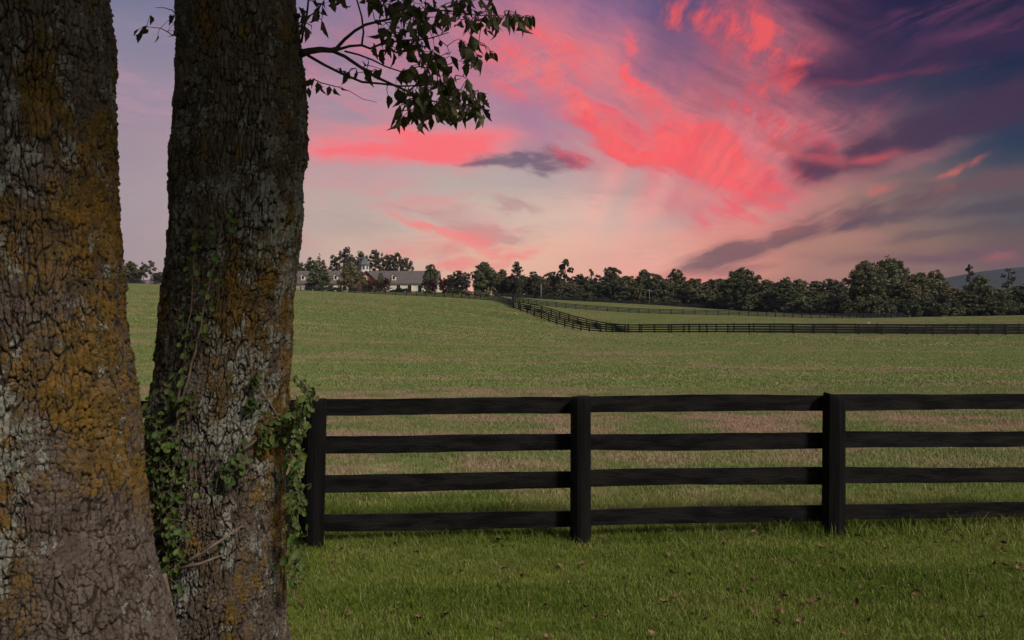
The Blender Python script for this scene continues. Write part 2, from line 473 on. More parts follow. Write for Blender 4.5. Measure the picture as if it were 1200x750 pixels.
def bump(p, h, strength=0.5, dist=0.02):
    n = X.nt.nodes.new('ShaderNodeBump'); n.inputs['Strength'].default_value = strength; n.inputs['Distance'].default_value = dist
    lk(h.o, n.inputs['Height']); lk(n.outputs[0], p.inputs['Normal'])

def simple(name, c1, c2, scale=4.0, rough=0.8, bumpd=0.0, vec='Object', spread=(0.35, 0.65), spec=0.3, objvar=0.0, stretch=(1, 1, 1)):
    m, p = material(name)
    v = mapping(texco(vec), scl=stretch)
    f = noise(v, scale, 5, 0.6)
    c = mixc(sstep(f, *spread), c1, c2)
    if objvar:
        h = X.nt.nodes.new('ShaderNodeHueSaturation'); r = objrand()
        lk((r * objvar * 0.12 + (0.5 - objvar * 0.06)).o, h.inputs['Hue'])
        lk((X.m('FRACT', r * 7.3) * objvar + (1 - objvar * 0.5)).o, h.inputs['Value'])
        lk(c, h.inputs['Color']); c = h.outputs[0]
    lk(c, p.inputs['Base Color']); p.inputs['Roughness'].default_value = rough
    p.inputs['Specular IOR Level'].default_value = spec
    if bumpd: bump(p, noise(v, scale * 4, 4, 0.6), 0.6, bumpd)
    return m

def leafy(name, c1, c2, scale=0.6, trans=0.35, objvar=0.3, rough=0.6, spec=0.25, vec='Object'):
    """thin leaf: diffuse front plus light through the blade"""
    m, p = material(name)
    f = noise(texco(vec), scale, 4, 0.6)
    c = mixc(sstep(f, 0.32, 0.68), c1, c2)
    if objvar:
        h = X.nt.nodes.new('ShaderNodeHueSaturation'); r = objrand()
        lk((r * objvar * 0.12 + (0.5 - objvar * 0.06)).o, h.inputs['Hue'])
        lk((X.m('FRACT', r * 7.3) * objvar + (1 - objvar * 0.5)).o, h.inputs['Value'])
        lk(c, h.inputs['Color']); c = h.outputs[0]
    lk(c, p.inputs['Base Color']); p.inputs['Roughness'].default_value = rough
    p.inputs['Specular IOR Level'].default_value = spec
    t = X.nt.nodes.new('ShaderNodeBsdfTranslucent'); lk(c, t.inputs[0])
    mx = X.nt.nodes.new('ShaderNodeMixShader'); mx.inputs[0].default_value = trans
    lk(p.outputs[0], mx.inputs[1]); lk(t.outputs[0], mx.inputs[2])
    lk(mx.outputs[0], X.nt.nodes['Material Output'].inputs[0])
    return m

# grass colours: shared by the soil sheet and the blades
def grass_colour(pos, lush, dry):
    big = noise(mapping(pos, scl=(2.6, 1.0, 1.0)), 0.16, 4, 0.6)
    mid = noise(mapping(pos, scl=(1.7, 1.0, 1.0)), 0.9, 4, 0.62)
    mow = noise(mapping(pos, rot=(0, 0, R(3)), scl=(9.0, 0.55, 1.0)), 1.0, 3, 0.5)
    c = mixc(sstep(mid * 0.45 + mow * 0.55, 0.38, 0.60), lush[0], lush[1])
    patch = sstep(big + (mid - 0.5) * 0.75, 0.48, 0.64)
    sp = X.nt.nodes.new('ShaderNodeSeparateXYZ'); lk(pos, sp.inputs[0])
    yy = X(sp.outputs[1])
    c = mixc(sstep(yy, 8.6, 12.0) * 0.5, c, (0.275, 0.325, 0.140))          # grazed pasture paler than the lawn, whose darker green has tree shade painted in
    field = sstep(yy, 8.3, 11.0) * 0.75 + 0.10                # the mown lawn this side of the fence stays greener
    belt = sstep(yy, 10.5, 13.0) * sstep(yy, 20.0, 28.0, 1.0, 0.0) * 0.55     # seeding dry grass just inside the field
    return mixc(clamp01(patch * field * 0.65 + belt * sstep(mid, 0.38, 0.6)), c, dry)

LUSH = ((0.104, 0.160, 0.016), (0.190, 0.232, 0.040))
DRY = (0.42, 0.290, 0.205)
m_soil, p = material('turf')
pos = geo()
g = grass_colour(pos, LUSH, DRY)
fine = noise(mapping(pos, scl=(1.3, 1.0, 1.0)), 6.0, 4, 0.7)
g = mixc(sstep(fine, 0.3, 0.75) * 0.75, g, (0.075, 0.095, 0.028))
lk(g, p.inputs['Base Color']); p.inputs['Roughness'].default_value = 0.95; p.inputs['Specular IOR Level'].default_value = 0.1
bump(p, noise(pos, 9.0, 5, 0.7), 0.8, 0.06)

m_grass, p = material('grass_blade')
pos = geo()
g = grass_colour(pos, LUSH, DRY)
bl = attr('blade')
g = mixc(sstep(bl, 0.87, 1.0) * 0.7, g, (0.36, 0.29, 0.16))
h = X.nt.nodes.new('ShaderNodeHueSaturation'); lk((bl * 0.34 + 0.83).o, h.inputs['Value']); lk(g, h.inputs['Color'])
lk(h.outputs[0], p.inputs['Base Color']); p.inputs['Roughness'].default_value = 0.55; p.inputs['Specular IOR Level'].default_value = 0.25
t = X.nt.nodes.new('ShaderNodeBsdfTranslucent'); lk(h.outputs[0], t.inputs[0])
mx = X.nt.nodes.new('ShaderNodeMixShader'); mx.inputs[0].default_value = 0.3
lk(p.outputs[0], mx.inputs[1]); lk(t.outputs[0], mx.inputs[2]); lk(mx.outputs[0], X.nt.nodes['Material Output'].inputs[0])

# bark with lichens; the masks come with the mesh
def bark_material(name, bare1, bare2, furrow):
    m, p = material(name)
    v = texco('Object')
    f = noise(mapping(v, scl=(1, 1, 2.2)), 26.0, 6, 0.72)
    gr = attr('grain')
    c = mixc(sstep(f * 0.6 + gr * 0.4, 0.36, 0.66), bare1, bare2)
    pale = tuple(min(1, q * 1.55) for q in bare2)
    c = mixc(sstep(noise(v, 75.0, 4, 0.75), 0.54, 0.72) * 0.6, c, pale)
    pl = attr('plate')
    c = mixc(sstep(pl, 0.15, 0.8, 0.85, 0.0), c, furrow)
    ln = noise(v, 62.0, 5, 0.78)
    l2 = noise(v, 17.0, 4, 0.7)
    org = sstep(attr('orange') + (ln - 0.5) * 1.3 + (l2 - 0.5) * 0.8 + (gr - 0.5) * 0.5, 0.44, 0.62)
    oc = mixc(sstep(noise(v, 14.0, 6, 0.75), 0.40, 0.60), (0.225, 0.118, 0.009), (0.090, 0.058, 0.013))
    c = mixc(org * sstep(noise(v, 7.0, 5, 0.7), 0.3, 0.6, 0.45, 0.92), c, oc)
    gl = sstep(attr('grey') + (ln - 0.5) * 1.5 + (l2 - 0.5) * 0.6, 0.48, 0.62)
    gc = mixc(sstep(noise(v, 58.0, 4, 0.7), 0.35, 0.65), (0.150, 0.156, 0.132), (0.320, 0.312, 0.272))
    c = mixc(gl * 0.9, c, gc)
    lk(c, p.inputs['Base Color']); p.inputs['Roughness'].default_value = 0.92; p.inputs['Specular IOR Level'].default_value = 0.15
    bump(p, noise(v, 70.0, 6, 0.78) + gl * 0.2 + org * 0.1, 1.0, 0.013)
    return m
m_bark1 = bark_material('bark_near', (0.094, 0.070, 0.057), (0.165, 0.128, 0.108), (0.026, 0.018, 0.013))
m_bark2 = bark_material('bark_far', (0.082, 0.063, 0.048), (0.152, 0.122, 0.098), (0.024, 0.017, 0.013))

m_fence = simple('black_fence_paint', (0.0020, 0.0019, 0.0019), (0.0120, 0.0108, 0.0104), 14.0, 0.75, 0.010, spec=0.12, stretch=(6, 1, 1))
m_post = simple('black_post_paint', (0.0028, 0.0026, 0.0026), (0.0080, 0.0072, 0.0070), 9.0, 0.8, 0.012, spec=0.12, stretch=(1, 1, 7))
m_wear = simple('bare_weathered_wood', (0.10, 0.085, 0.07), (0.19, 0.165, 0.14), 30.0, 0.9, 0.004)
m_farfence = simple('far_fence_paint', (0.010, 0.010, 0.010), (0.018, 0.017, 0.018), 1.0, 0.8)
m_twig = simple('twig_bark', (0.030, 0.024, 0.020), (0.060, 0.048, 0.040), 20.0, 0.9, 0.002)
m_stick = simple('dry_stick', (0.10, 0.075, 0.058), (0.17, 0.13, 0.10), 25.0, 0.9, 0.002)
m_leaf = leafy('hanging_leaf', (0.035, 0.045, 0.016), (0.075, 0.070, 0.026), 14.0, 0.25, 0.55)
m_ivy = leafy('vine_leaf', (0.030, 0.056, 0.013), (0.075, 0.108, 0.024), 20.0, 0.2, 0.6, rough=0.55, spec=0.18)
m_dead = simple('fallen_leaf', (0.095, 0.055, 0.026), (0.205, 0.130, 0.068), 30.0, 0.8, objvar=0.3)
m_tree = leafy('crown_green', (0.070, 0.086, 0.040), (0.132, 0.136, 0.064), 0.35, 0.25, 0.45)
m_olive = leafy('crown_olive', (0.100, 0.100, 0.048), (0.175, 0.150, 0.074), 0.35, 0.2, 0.45)
m_grey = leafy('crown_grey_green', (0.058, 0.062, 0.040), (0.092, 0.090, 0.058), 0.35, 0.2, 0.4)
m_rust = leafy('crown_rust', (0.060, 0.026, 0.022), (0.100, 0.046, 0.034), 0.4, 0.2, 0.4)
m_hedge = leafy('hedge_green', (0.030, 0.052, 0.015), (0.055, 0.082, 0.024), 0.9, 0.2, 0.4)
m_trunk = simple('far_trunk_bark', (0.045, 0.037, 0.031), (0.085, 0.070, 0.060), 2.0, 0.9)
m_pale = simple('pale_pole', (0.13, 0.115, 0.10), (0.19, 0.17, 0.15), 2.0, 0.85)
m_wall = simple('cream_render', (0.66, 0.58, 0.47), (0.74, 0.66, 0.54), 0.8, 0.85)
m_white = simple('white_paint', (0.66, 0.62, 0.57), (0.74, 0.70, 0.64), 0.8, 0.7)
m_roof = simple('slate_roof', (0.085, 0.074, 0.072), (0.125, 0.108, 0.105), 1.6, 0.8, 0.01)
m_zinc = simple('cupola_slate', (0.085, 0.098, 0.105), (0.120, 0.135, 0.140), 1.2, 0.6)
m_brick = simple('brick_gable', (0.165, 0.060, 0.046), (0.225, 0.085, 0.062), 3.0, 0.9, 0.01)
m_dark = simple('dark_opening', (0.010, 0.012, 0.014), (0.016, 0.018, 0.020), 1.0, 0.4)
m_drive = simple('gravel', (0.32, 0.29, 0.26), (0.42, 0.38, 0.34), 3.0, 0.95)
m_stone = simple('pale_stone', (0.42, 0.40, 0.37), (0.55, 0.52, 0.48), 6.0, 0.9, 0.01)
m_hill = simple('wooded_hill', (0.014, 0.020, 0.012), (0.026, 0.032, 0.018), 0.03, 0.95)

# ================================================================== ground
CP = np.array([
    (-60, -40, 0), (0, -40, 0), (60, -40, 0), (-40, 8, 0), (-12, 8, 0), (0, 8, 0), (12, 8, 0), (40, 8, 0),
    (-8, 18, 0), (8, 18, 0), (-40, 30, .4), (-10, 30, 0), (15, 30, 0), (50, 30, 0),
    (-60, 60, 1.9), (-30, 60, 1.2), (0, 60, .2), (30, 60, -.1), (70, 60, -.1),
    (-80, 100, 4.6), (-40, 100, 3.4), (-10, 100, 1.4), (12, 100, 0), (32, 100, -.1), (90, 100, .3),
    (0.3, 150, 3.9), (2.9, 145, 2.8), (6.5, 138, 1.3), (9.6, 132, .25), (12.6, 126, -.13), (19.7, 118, 0), (29, 112, .1), (60, 100, 0),
    (-10, 125, 2.6), (-60, 150, 7.0), (-30, 150, 5.6), (18, 150, 1.0), (42, 150, .7), (85, 150, .8),
    (-90, 222, 10.4), (-54.6, 222, 9.2), (-29, 220, 7.9), (-17, 217, 7.3), (-4, 198, 6.1), (0, 232, 7.0), (3.5, 205, 5.4), (15.7, 215, 4.3), (33, 215, 3.2), (56, 215, 2.7),
    (76, 220, 2.0), (100, 232, 2.0), (120, 200, 2.7), (170, 220, 3.0),
    (-119, 280, 13.3), (-75, 285, 10.9), (-30, 285, 10.7), (-7, 300, 9.8), (22, 300, 8.1), (46, 300, 6.9), (78, 300, 4.9), (110, 300, 3.4), (160, 300, 3.0),
    (-160, 400, 14.5), (-50, 400, 12.5), (30, 400, 9.5), (100, 400, 5.0), (190, 400, 4.0), (-140, 150, 8.0), (140, 100, .5)], dtype=float)
_c = 9.0
_phi = lambda d2: np.sqrt(d2 + _c * _c)
_D = ((CP[:, None, :2] - CP[None, :, :2]) ** 2).sum(-1)
_n = len(CP)
_M = np.zeros((_n + 1, _n + 1)); _M[:_n, :_n] = _phi(_D) - np.eye(_n) * 1.5; _M[:_n, _n] = 1; _M[_n, :_n] = 1
_W = np.linalg.solve(_M, np.append(CP[:, 2], 0))
def ground(x, y):
    x, y = np.asarray(x, float), np.asarray(y, float)
    xs, ys = np.clip(x, -200, 220), np.clip(y, -60, 430)
    z = np.full(xs.shape, _W[_n])
    for k in range(_n):
        z = z + _W[k] * _phi((xs - CP[k, 0]) ** 2 + (ys - CP[k, 1]) ** 2)
    near = ss(np.hypot(x, y), 14, 45)
    z = z * near
    out = ss(np.maximum(np.abs(x) - 200, y - 430), 0, 300)
    return z * (1 - out) + 6.0 * out
def gz(x, y): return float(ground(x, y))

ys = np.concatenate([np.linspace(-60, 0, 13)[:-1], np.linspace(0, 60, 61)[:-1], np.linspace(60, 330, 181)[:-1], np.geomspace(330, 7000, 30)])
xs_ = np.linspace(0, 1, 130) ** 2.2
xh = xs_ * 160 + xs_ ** 9 * 6000
xs = np.concatenate([-xh[::-1][:-1], xh])
GX, GY = np.meshgrid(xs, ys)
GZ = ground(GX, GY)
near = 1 - ss(np.hypot(GX, GY), 60, 200)
GZ = GZ + (fbm(GX * 0.9, GY * 0.9, seed=5, octv=3) - 0.5) * 0.06 * near
nx, ny = len(xs), len(ys)
idx = np.arange(nx * ny).reshape(ny, nx)
F = np.stack([idx[:-1, :-1], idx[:-1, 1:], idx[1:, 1:], idx[1:, :-1]], -1).reshape(-1, 4)
tag(obj('ground', np_data('ground', np.stack([GX, GY, GZ], -1).reshape(-1, 3), F, m_soil, True)), kind='structure')

# distant wooded ridge
def ridge(name, x0, x1, yc, depth, hfun, n=160, m=14):
    x = np.linspace(x0, x1, n); t = np.linspace(-1, 1, m)
    XX, TT = np.meshgrid(x, t)
    top = hfun(XX)
    Z = 2 + top * np.cos(TT * math.pi / 2) ** 1.3 + (fbm(XX / 40, TT * 12, seed=3) - .5) * 10 * np.cos(TT * math.pi / 2)
    ii = np.arange(n * m).reshape(m, n)
    FF = np.stack([ii[:-1, :-1], ii[:-1, 1:], ii[1:, 1:], ii[1:, :-1]], -1).reshape(-1, 4)
    return tag(obj(name, np_data(name, np.stack([XX, yc + TT * depth, Z], -1).reshape(-1, 3), FF, m_hill, True)), kind='structure')
ridge('hill', 850, 4200, 2600, 420, lambda x: np.interp(x, [850, 1000, 1150, 1313, 1430, 1534, 1800, 2600, 4200], [0, 70, 104, 122, 144, 158, 172, 160, 120]) + (fbm(x / 60, x * 0, seed=9) - .5) * 7 - 2)

# ================================================================== the two old trunks
T2Y, T1Y = 3.8, 3.05
E2 = np.array([(-1400, 235, 330), (-400, 218, 338), (-60, 208, 345), (0, 207, 346), (50, 207, 354), (110, 204, 359), (160, 200, 363), (185, 197, 361), (215, 200, 357), (260, 199, 355), (300, 195, 350), (350, 188, 344),
               (400, 183, 342), (440, 179, 341), (480, 172, 338), (520, 166, 337), (560, 163, 336), (620, 160, 335), (690, 157, 334), (750, 152, 335), (850, 132, 350), (930, 90, 385), (1000, 60, 410)], float)
E1r = np.array([(-1800, 100), (-500, 118), (0, 130), (30, 134), (60, 138), (100, 136), (150, 138), (200, 140), (250, 143), (300, 147), (350, 151), (400, 155), (450, 161), (500, 166), (550, 169), (600, 173), (650, 180), (700, 192), (750, 206), (850, 245), (960, 300), (1060, 350)], float)
W1 = np.array([(-1800, 150), (0, 205), (300, 225), (600, 255), (750, 300), (900, 390), (1060, 520)], float)

def trunk_fn(Y, kind):
    def f(z):
        py = YH - (np.asarray(z) - CAMZ) / Y * FPX
        if kind == 2:
            l = np.interp(py, E2[:, 0], E2[:, 1]); r = np.interp(py, E2[:, 0], E2[:, 2])
        else:
            r = np.interp(py, E1r[:, 0], E1r[:, 1]); l = r - np.interp(py, W1[:, 0], W1[:, 1])
        al, ar = np.arctan((l - 600) / FPX), np.arctan((r - 600) / FPX)      # tangents to the trunk
        c = (al + ar) / 2
        return Y * np.tan(c), Y / np.cos(c) * np.sin((ar - al) / 2)
    return f
t2, t1 = trunk_fn(T2Y, 2), trunk_fn(T1Y, 1)

def make_trunk(fn, Y, seed, kind, mat, root):
    step = 0.0042
    zlo, zhi = CAMZ - 0.40 * Y, CAMZ + 0.40 * Y
    z = np.concatenate([np.linspace(-0.12, zlo, 70)[:-1], np.arange(zlo, zhi, step), np.linspace(zhi, 7.4, 120)[1:]])
    # angles: fine towards the camera, coarse behind
    th = np.concatenate([np.linspace(-math.pi * 1.06, 0.06 * math.pi, 400)[:-1], np.linspace(0.06 * math.pi, 0.94 * math.pi, 60)[:-1]])
    TH, ZZ = np.meshgrid(th, z)
    cx, r = fn(z); CX = cx[:, None] + 0 * TH; RR = r[:, None] + 0 * TH
    r0 = 0.30
    s = TH * r0
    ca, sa = np.cos(TH), np.sin(TH)
    # slow lumps and root flare
    lump = (fbm(ca * 1.6 + 5, sa * 1.6, ZZ * 1.3, seed, 3) - 0.5) * 0.06
    flare = 0.10 * np.exp(-np.clip(ZZ, 0, None) / 0.35) * np.cos(TH * 4 + seed)
    # bark: long wandering furrows, broken across here and there, with flaky plates between
    wx = (fbm(s * 7, ZZ * 3.5, None, seed + 10, 4, .6) - 0.5) * 0.060
    wz = (fbm(s * 6 + 40, ZZ * 6, None, seed + 20, 4, .6) - 0.5) * 0.085
    fine = (fbm(s * 70, ZZ * 50, None, seed + 25, 2) - .5)
    wx = wx + fine * .006; wz = wz + fine * .010
    f1, f2, cid = voro((s + wx) / 0.022, (ZZ + wz) / 0.10, seed)
    e1, e2, cid3 = voro((s + wx * 1.2) / 0.019 + 3, (ZZ + wz * .8) / 0.036, seed + 3)
    g1, g2, cid2 = voro((s + wx * 1.5) / 0.0105 + 7, (ZZ + wz) / 0.019, seed + 5)
    pres = fbm(s * 9, ZZ * 6, None, seed + 33, 3); pres2 = fbm(s * 14 + 9, ZZ * 10, None, seed + 36, 3)
    k1 = (1 - ss(f2 - f1, 0.0, 0.17)) * ss(pres, .20, .42)
    k2 = (1 - ss(e2 - e1, 0.0, 0.17)) * ss(pres2, .22, .44)
    k3 = (1 - ss(g2 - g1, 0.0, 0.30)) * ss(pres, .85, .40)
    deep = 0.5 + 1.0 * fbm(s * 4, ZZ * 1.6, None, seed + 30, 2)
    plate = np.clip(1 - k1 * .95 - k2 * .8 - k3 * .45, 0, 1)
    h = -k1 * 0.0105 * deep - k2 * 0.0070 * deep - k3 * 0.0042 + (cid - 0.5) * 0.006 + (cid3 - .5) * .007 * ss(pres2, .38, .58) + (cid2 - 0.5) * 0.0035
    # flaky terraces and grit on the plates
    fl = fbm(s * 34 + wx * 60, ZZ * 15, None, seed + 40, 3, .55); fl2 = fbm(s * 85, ZZ * 40, None, seed + 42, 2, .6)
    step_ = lambda v, n: (np.floor(v * n) + ss(v * n - np.floor(v * n), .55, .95)) / n
    h += (step_(fl, 12) - .5) * 0.018 + (step_(fl2, 6) - .5) * 0.0070
    h += (fbm(s * 150, ZZ * 110, None, seed + 43, 2) - 0.5) * 0.0045
    h += (fbm(s * 16, ZZ * 6, None, seed + 45, 3) - 0.5) * 0.011
    rad = RR * (1 + 0 * lump) + lump * 0.6 + flare + h
    V = np.stack([CX + ca * rad, Y + sa * rad, ZZ], -1)
    n, m = len(th), len(z)
    ii = np.arange(n * m).reshape(m, n)
    jj = np.roll(ii, -1, axis=1)
    F = np.stack([ii[:-1], jj[:-1], jj[1:], ii[1:]], -1).reshape(-1, 4)
    me = np_data('trunk', V.reshape(-1, 3), F, mat, True)
    # lichens: where on the trunk they grow (seen rows and columns), broken up by noise
    PX = 600 + V[..., 0] / V[..., 1] * FPX; PY = YH - (ZZ - CAMZ) / V[..., 1] * FPX
    G = lambda x, y, rx, ry: np.exp(-((PX - x) / rx) ** 2 - ((PY - y) / ry) ** 2)
    nz = fbm(s * 7, ZZ * 4.2, None, seed + 60, 4); nz2 = fbm(s * 16, ZZ * 11, None, seed + 70, 4, 0.6)
    if kind == 1:
        org = 0.76 * (1 - ss(PY, 540, 690) * ss(PX, 20, 70)) * (0.75 + 0.25 * ss(PY, 60, 180))
        org = org + (nz - 0.5) * 1.5 - 0.10 + 0.25 * G(125, 480, 60, 120) - 0.25 * G(20, 20, 80, 60) + 0.2 * G(130, 240, 40, 120)
        gry = 0.33 + (nz2 - 0.5) * 1.7 + 0.30 * G(5, 600, 30, 160) + 0.16 * G(30, 150, 40, 60) - 0.22 * G(110, 560, 70, 250)
    else:
        org = 0.30 + 0.30 * ss(PY, 200, 330) + (nz - 0.5) * 1.4 + 0.22 * G(320, 520, 30, 150) + 0.2 * G(300, 330, 50, 80) - 0.35 * (1 - ss(PX, 195, 250)) - 0.2 * G(250, 560, 60, 90)
        gry = 0.30 + (nz2 - 0.5) * 1.7 + 0.42 * G(300, 235, 55, 70) + 0.42 * G(285, 480, 50, 70) + 0.3 * G(335, 330, 25, 110) + 0.25 * G(255, 600, 50, 60) - 0.12 * ss(150 - PY, 0, 80) + 0.12 * (1 - ss(PX, 205, 250))
    add_attr(me, 'plate', plate.ravel())
    add_attr(me, 'grain', fl.ravel())
    add_attr(me, 'orange', (org * (0.35 + 0.65 * plate)).ravel())
    add_attr(me, 'grey', (gry * (0.35 + 0.65 * plate)).ravel())
    return obj('trunk', me, root)

tree1 = empty('old_tree', (0, 0, 0), 'massive near tree trunk with thick plated bark and orange lichen', 'tree')
tree2 = empty('leaning_tree', (0, 0, 0), 'dark old tree trunk wrapped in vine with a leafy branch, beside the fence', 'tree')
make_trunk(t1, T1Y, 11, 1, m_bark1, tree1)
make_trunk(t2, T2Y, 23, 2, m_bark2, tree2)

def surf(fn, Y, px, py, lift=0.0):
    """point on the trunk's front seen at (px, py)"""
    z = CAMZ + (YH - py) / FPX * Y
    cx, r = fn(z); cx, r = float(cx), float(r) + lift
    x = (px - 600) / FPX * (Y - r * 0.8)
    d = max(-0.999, min(0.999, (x - cx) / r))
    y = Y - r * math.sqrt(1 - d * d)
    nrm = Vector((d, -math.sqrt(1 - d * d), 0.0))
    return Vector(((px - 600) / FPX * y, y, CAMZ + (YH - py) / FPX * y)), nrm

# crowns above the picture: limbs and leaves, some lobes placed to shade the upper trunks
def big_crown(root, base, seed, lobes):
    r = np.random.default_rng(seed)
    mb = MB()
    for (lx, ly, lz, lr) in lobes:
        a = Vector(base); b = Vector((lx, ly, lz)); mid = a.lerp(b, .5) + Vector((0, 0, .5))
        mb.tube([a, a.lerp(mid, .5), mid, b], [.15, .12, .08, .03], 8)
    mb.build('limb', m_twig, root, True)
    P = []
    for (lx, ly, lz, lr) in lobes:
        n = int(1500 * lr)
        d = r.normal(size=(n, 3)); d /= np.linalg.norm(d, axis=1)[:, None]
        P.append(np.array((lx, ly, lz)) + d * (lr * r.random((n, 1)) ** 0.45) * np.array((1, 1, .75)))
    P = np.concatenate(P)
    keep = P[:, 2] > CAMZ + 0.47 * np.maximum(P[:, 1], 0) + 0.75
    V, Fq = leaf_quads(P[keep], 0.10, r)
    tag(obj('crown', np_data('crown', V, Fq, m_leaf), root), kind='stuff')

def leaf_quads(P, size, r, out=None, flat=0.0):
    n = len(P)
    a = r.normal(size=(n, 3))
    if out is not None: a = a * 0.8 + out * 1.1
    a[:, 2] += flat
    a /= np.linalg.norm(a, axis=1)[:, None]
    b = np.cross(a, r.normal(size=(n, 3))); b /= np.linalg.norm(b, axis=1)[:, None] + 1e-9
    c = np.cross(a, b)
    s = (size * r.uniform(0.55, 1.35, (n, 1)))
    w = s * r.uniform(0.45, 0.9, (n, 1))
    V = np.stack([P - b * s, P + c * w - b * s * .1, P + b * s, P - c * w + b * s * .15], 1).reshape(-1, 3)
    return V, np.arange(4 * n).reshape(n, 4)

big_crown(tree2, (-1.22, 3.8, 7.0), 3, [(-1.2, 3.6, 8.4, 1.8), (.4, 3.0, 7.4, 1.3), (.85, 1.4, 5.9, 1.0), (.1, 2.3, 4.9, .6), (-2.6, 4.2, 8.2, 1.5)])
big_crown(tree1, (-1.9, 3.05, 7.0), 4, [(.45, .35, 6.0, .55), (-.1, .9, 5.3, .4), (-2.2, 2.6, 8.2, 1.7), (-3.6, 2.2, 7.4, 1.6), (-2.2, .8, 7.6, 1.5), (-4.2, 3.8, 8.6, 1.6)])

# ------------------------------------------------------------------ leafy branch and side twigs
def leaf_mesh(name, L, W, curl, fold, r, mat, lobes=False):
    """a drooping blade hanging from its base, folded along the midrib"""
    n = 8; V = []; F = []
    prof = [0.06, 0.50, 0.86, 1.0, 0.94, 0.76, 0.50, 0.24, 0.0]
    for i in range(n + 1):
        t = i / n
        zc = -L * (t - 0.10 * curl * t * t); yc = -L * curl * 0.55 * t * t
        w = W * 0.5 * prof[i]
        if lobes and i in (3, 4, 5): w *= (1.22, 0.84, 1.08)[i - 3]
        jag = [1 + r.uniform(-.14, .14), 1 + r.uniform(-.14, .14)]
        V += [(-w * jag[0], yc + w * fold, zc + r.uniform(-.03, .03) * L), (0, yc, zc), (w * jag[1], yc + w * fold * r.uniform(.5, 1.2), zc + r.uniform(-.03, .03) * L)]
    for i in range(n):
        a = i * 3; F += [(a, a + 1, a + 4, a + 3), (a + 1, a + 2, a + 5, a + 4)]
    return pd_data(name, V, F, mat, True)
rl = random.Random(5)
LEAVES = [leaf_mesh('leaf', rl.uniform(.062, .092), rl.uniform(.028, .048), rl.uniform(-.6, 1.0), rl.uniform(.2, 1.1), rl, m_leaf, k % 3 == 0) for k in range(10)]

BR = [  # main limbs of the branch: (px, py, distance) and radii
    ([(352, 63, 3.80), (362, 60, 3.76), (376, 58, 3.74), (388, 59, 3.73), (396, 57, 3.72)], [.024, .019, .017, .015, .013]),
    ([(394, 57, 3.72), (404, 46, 3.72), (416, 36, 3.70), (428, 29, 3.68), (444, 25, 3.66), (468, 20, 3.62), (494, 14, 3.6), (524, 12, 3.6), (560, 18, 3.62), (600, 19, 3.64), (616, 22, 3.65)], [.010, .009, .008, .0075, .007, .006, .0055, .004, .003, .002, .0015]),
    ([(396, 58, 3.72), (410, 54, 3.74), (424, 53, 3.76), (434, 57, 3.78), (450, 50, 3.80), (476, 47, 3.82), (500, 46, 3.84), (526, 38, 3.85)], [.009, .008, .0075, .007, .0065, .005, .004, .0025]),
    ([(390, 60, 3.73), (404, 66, 3.70), (420, 77, 3.66), (440, 90, 3.62), (462, 100, 3.58), (480, 108, 3.56), (505, 118, 3.54), (530, 124, 3.52), (556, 132, 3.50)], [.010, .0095, .009, .008, .007, .006, .005, .004, .0025]),
    ([(361, 65, 3.78), (380, 76, 3.74), (400, 86, 3.72), (424, 96, 3.70), (446, 98, 3.68), (470, 101, 3.66), (498, 100, 3.66), (520, 98, 3.66), (540, 92, 3.66)], [.009, .008, .0075, .007, .006, .005, .004, .003, .002]),
    ([(404, 60, 3.72), (420, 64, 3.76), (436, 70, 3.80), (452, 78, 3.82), (470, 84, 3.84), (490, 78, 3.84), (512, 80, 3.84), (536, 72, 3.84)], [.006, .0055, .005, .0045, .004, .0035, .003, .002]),
    ([(424, 52, 3.70), (426, 38, 3.66), (424, 20, 3.64), (420, 6, 3.62), (414, -14, 3.6)], [.006, .0055, .005, .0045, .004]),
    ([(353, 50, 3.84), (356, 34, 3.80), (360, 14, 3.78), (362, -6, 3.76), (370, -30, 3.7)], [.007, .006, .006, .005, .005]),
    ([(357, 26, 3.79), (365, 30, 3.76), (365, 40, 3.76), (358, 42, 3.77)], [.003, .003, .002, .0015]),
]
branch_mb = MB(); nodes = []
for pts, rad in BR:
    W = [at(*p) for p in pts]
    branch_mb.tube(W, [q * .78 for q in rad], 8)
    for a, b in zip(W, W[1:]):
        for k in range(3): nodes.append(a.lerp(b, k / 3))
branch = branch_mb.build('branch', m_twig, tree2, True)
branch['label'] = 'bare forking branch carrying drooping dark leaves'
CL = [(462, 8, 26, 12, 26), (500, 20, 26, 18, 34), (470, 36, 20, 12, 16), (535, 22, 18, 16, 22), (567, 26, 18, 13, 18), (592, 26, 8, 8, 6), (607, 24, 5, 6, 4), (616, 24, 5, 5, 4),
      (460, 58, 16, 11, 14), (490, 60, 16, 10, 16), (508, 74, 14, 12, 16), (548, 62, 9, 13, 10), (556, 75, 8, 10, 8), (482, 92, 20, 9, 12), (505, 100, 26, 12, 22),
      (470, 118, 10, 10, 10), (490, 126, 18, 13, 26), (520, 128, 18, 12, 26), (548, 120, 14, 14, 20), (560, 130, 8, 10, 8), (472, 142, 10, 6, 8), (500, 140, 18, 6, 10), (528, 138, 12, 6, 6),
      (535, 100, 12, 8, 8), (412, 88, 9, 8, 6), (430, 84, 8, 5, 4), (393, 4, 8, 9, 5), (376, 12, 9, 9, 8), (352, 24, 5, 12, 6), (440, 4, 12, 6, 6), (578, 5, 8, 4, 4), (577, 66, 4, 6, 3)]
CL += [(500, -30, 60, 16, 16), (430, -25, 40, 14, 6)]
twig_mb = MB(); leaves_at = []; rest_ = []
for cx_, cy_, sx, sy, n in CL:
    for k in range(int(n * 1.4 + .5)):
        leaves_at.append(at(cx_ + rl.gauss(0, .72) * sx, cy_ - 6 + rl.gauss(0, .70) * sy, 3.68 + rl.gauss(0, .13)))
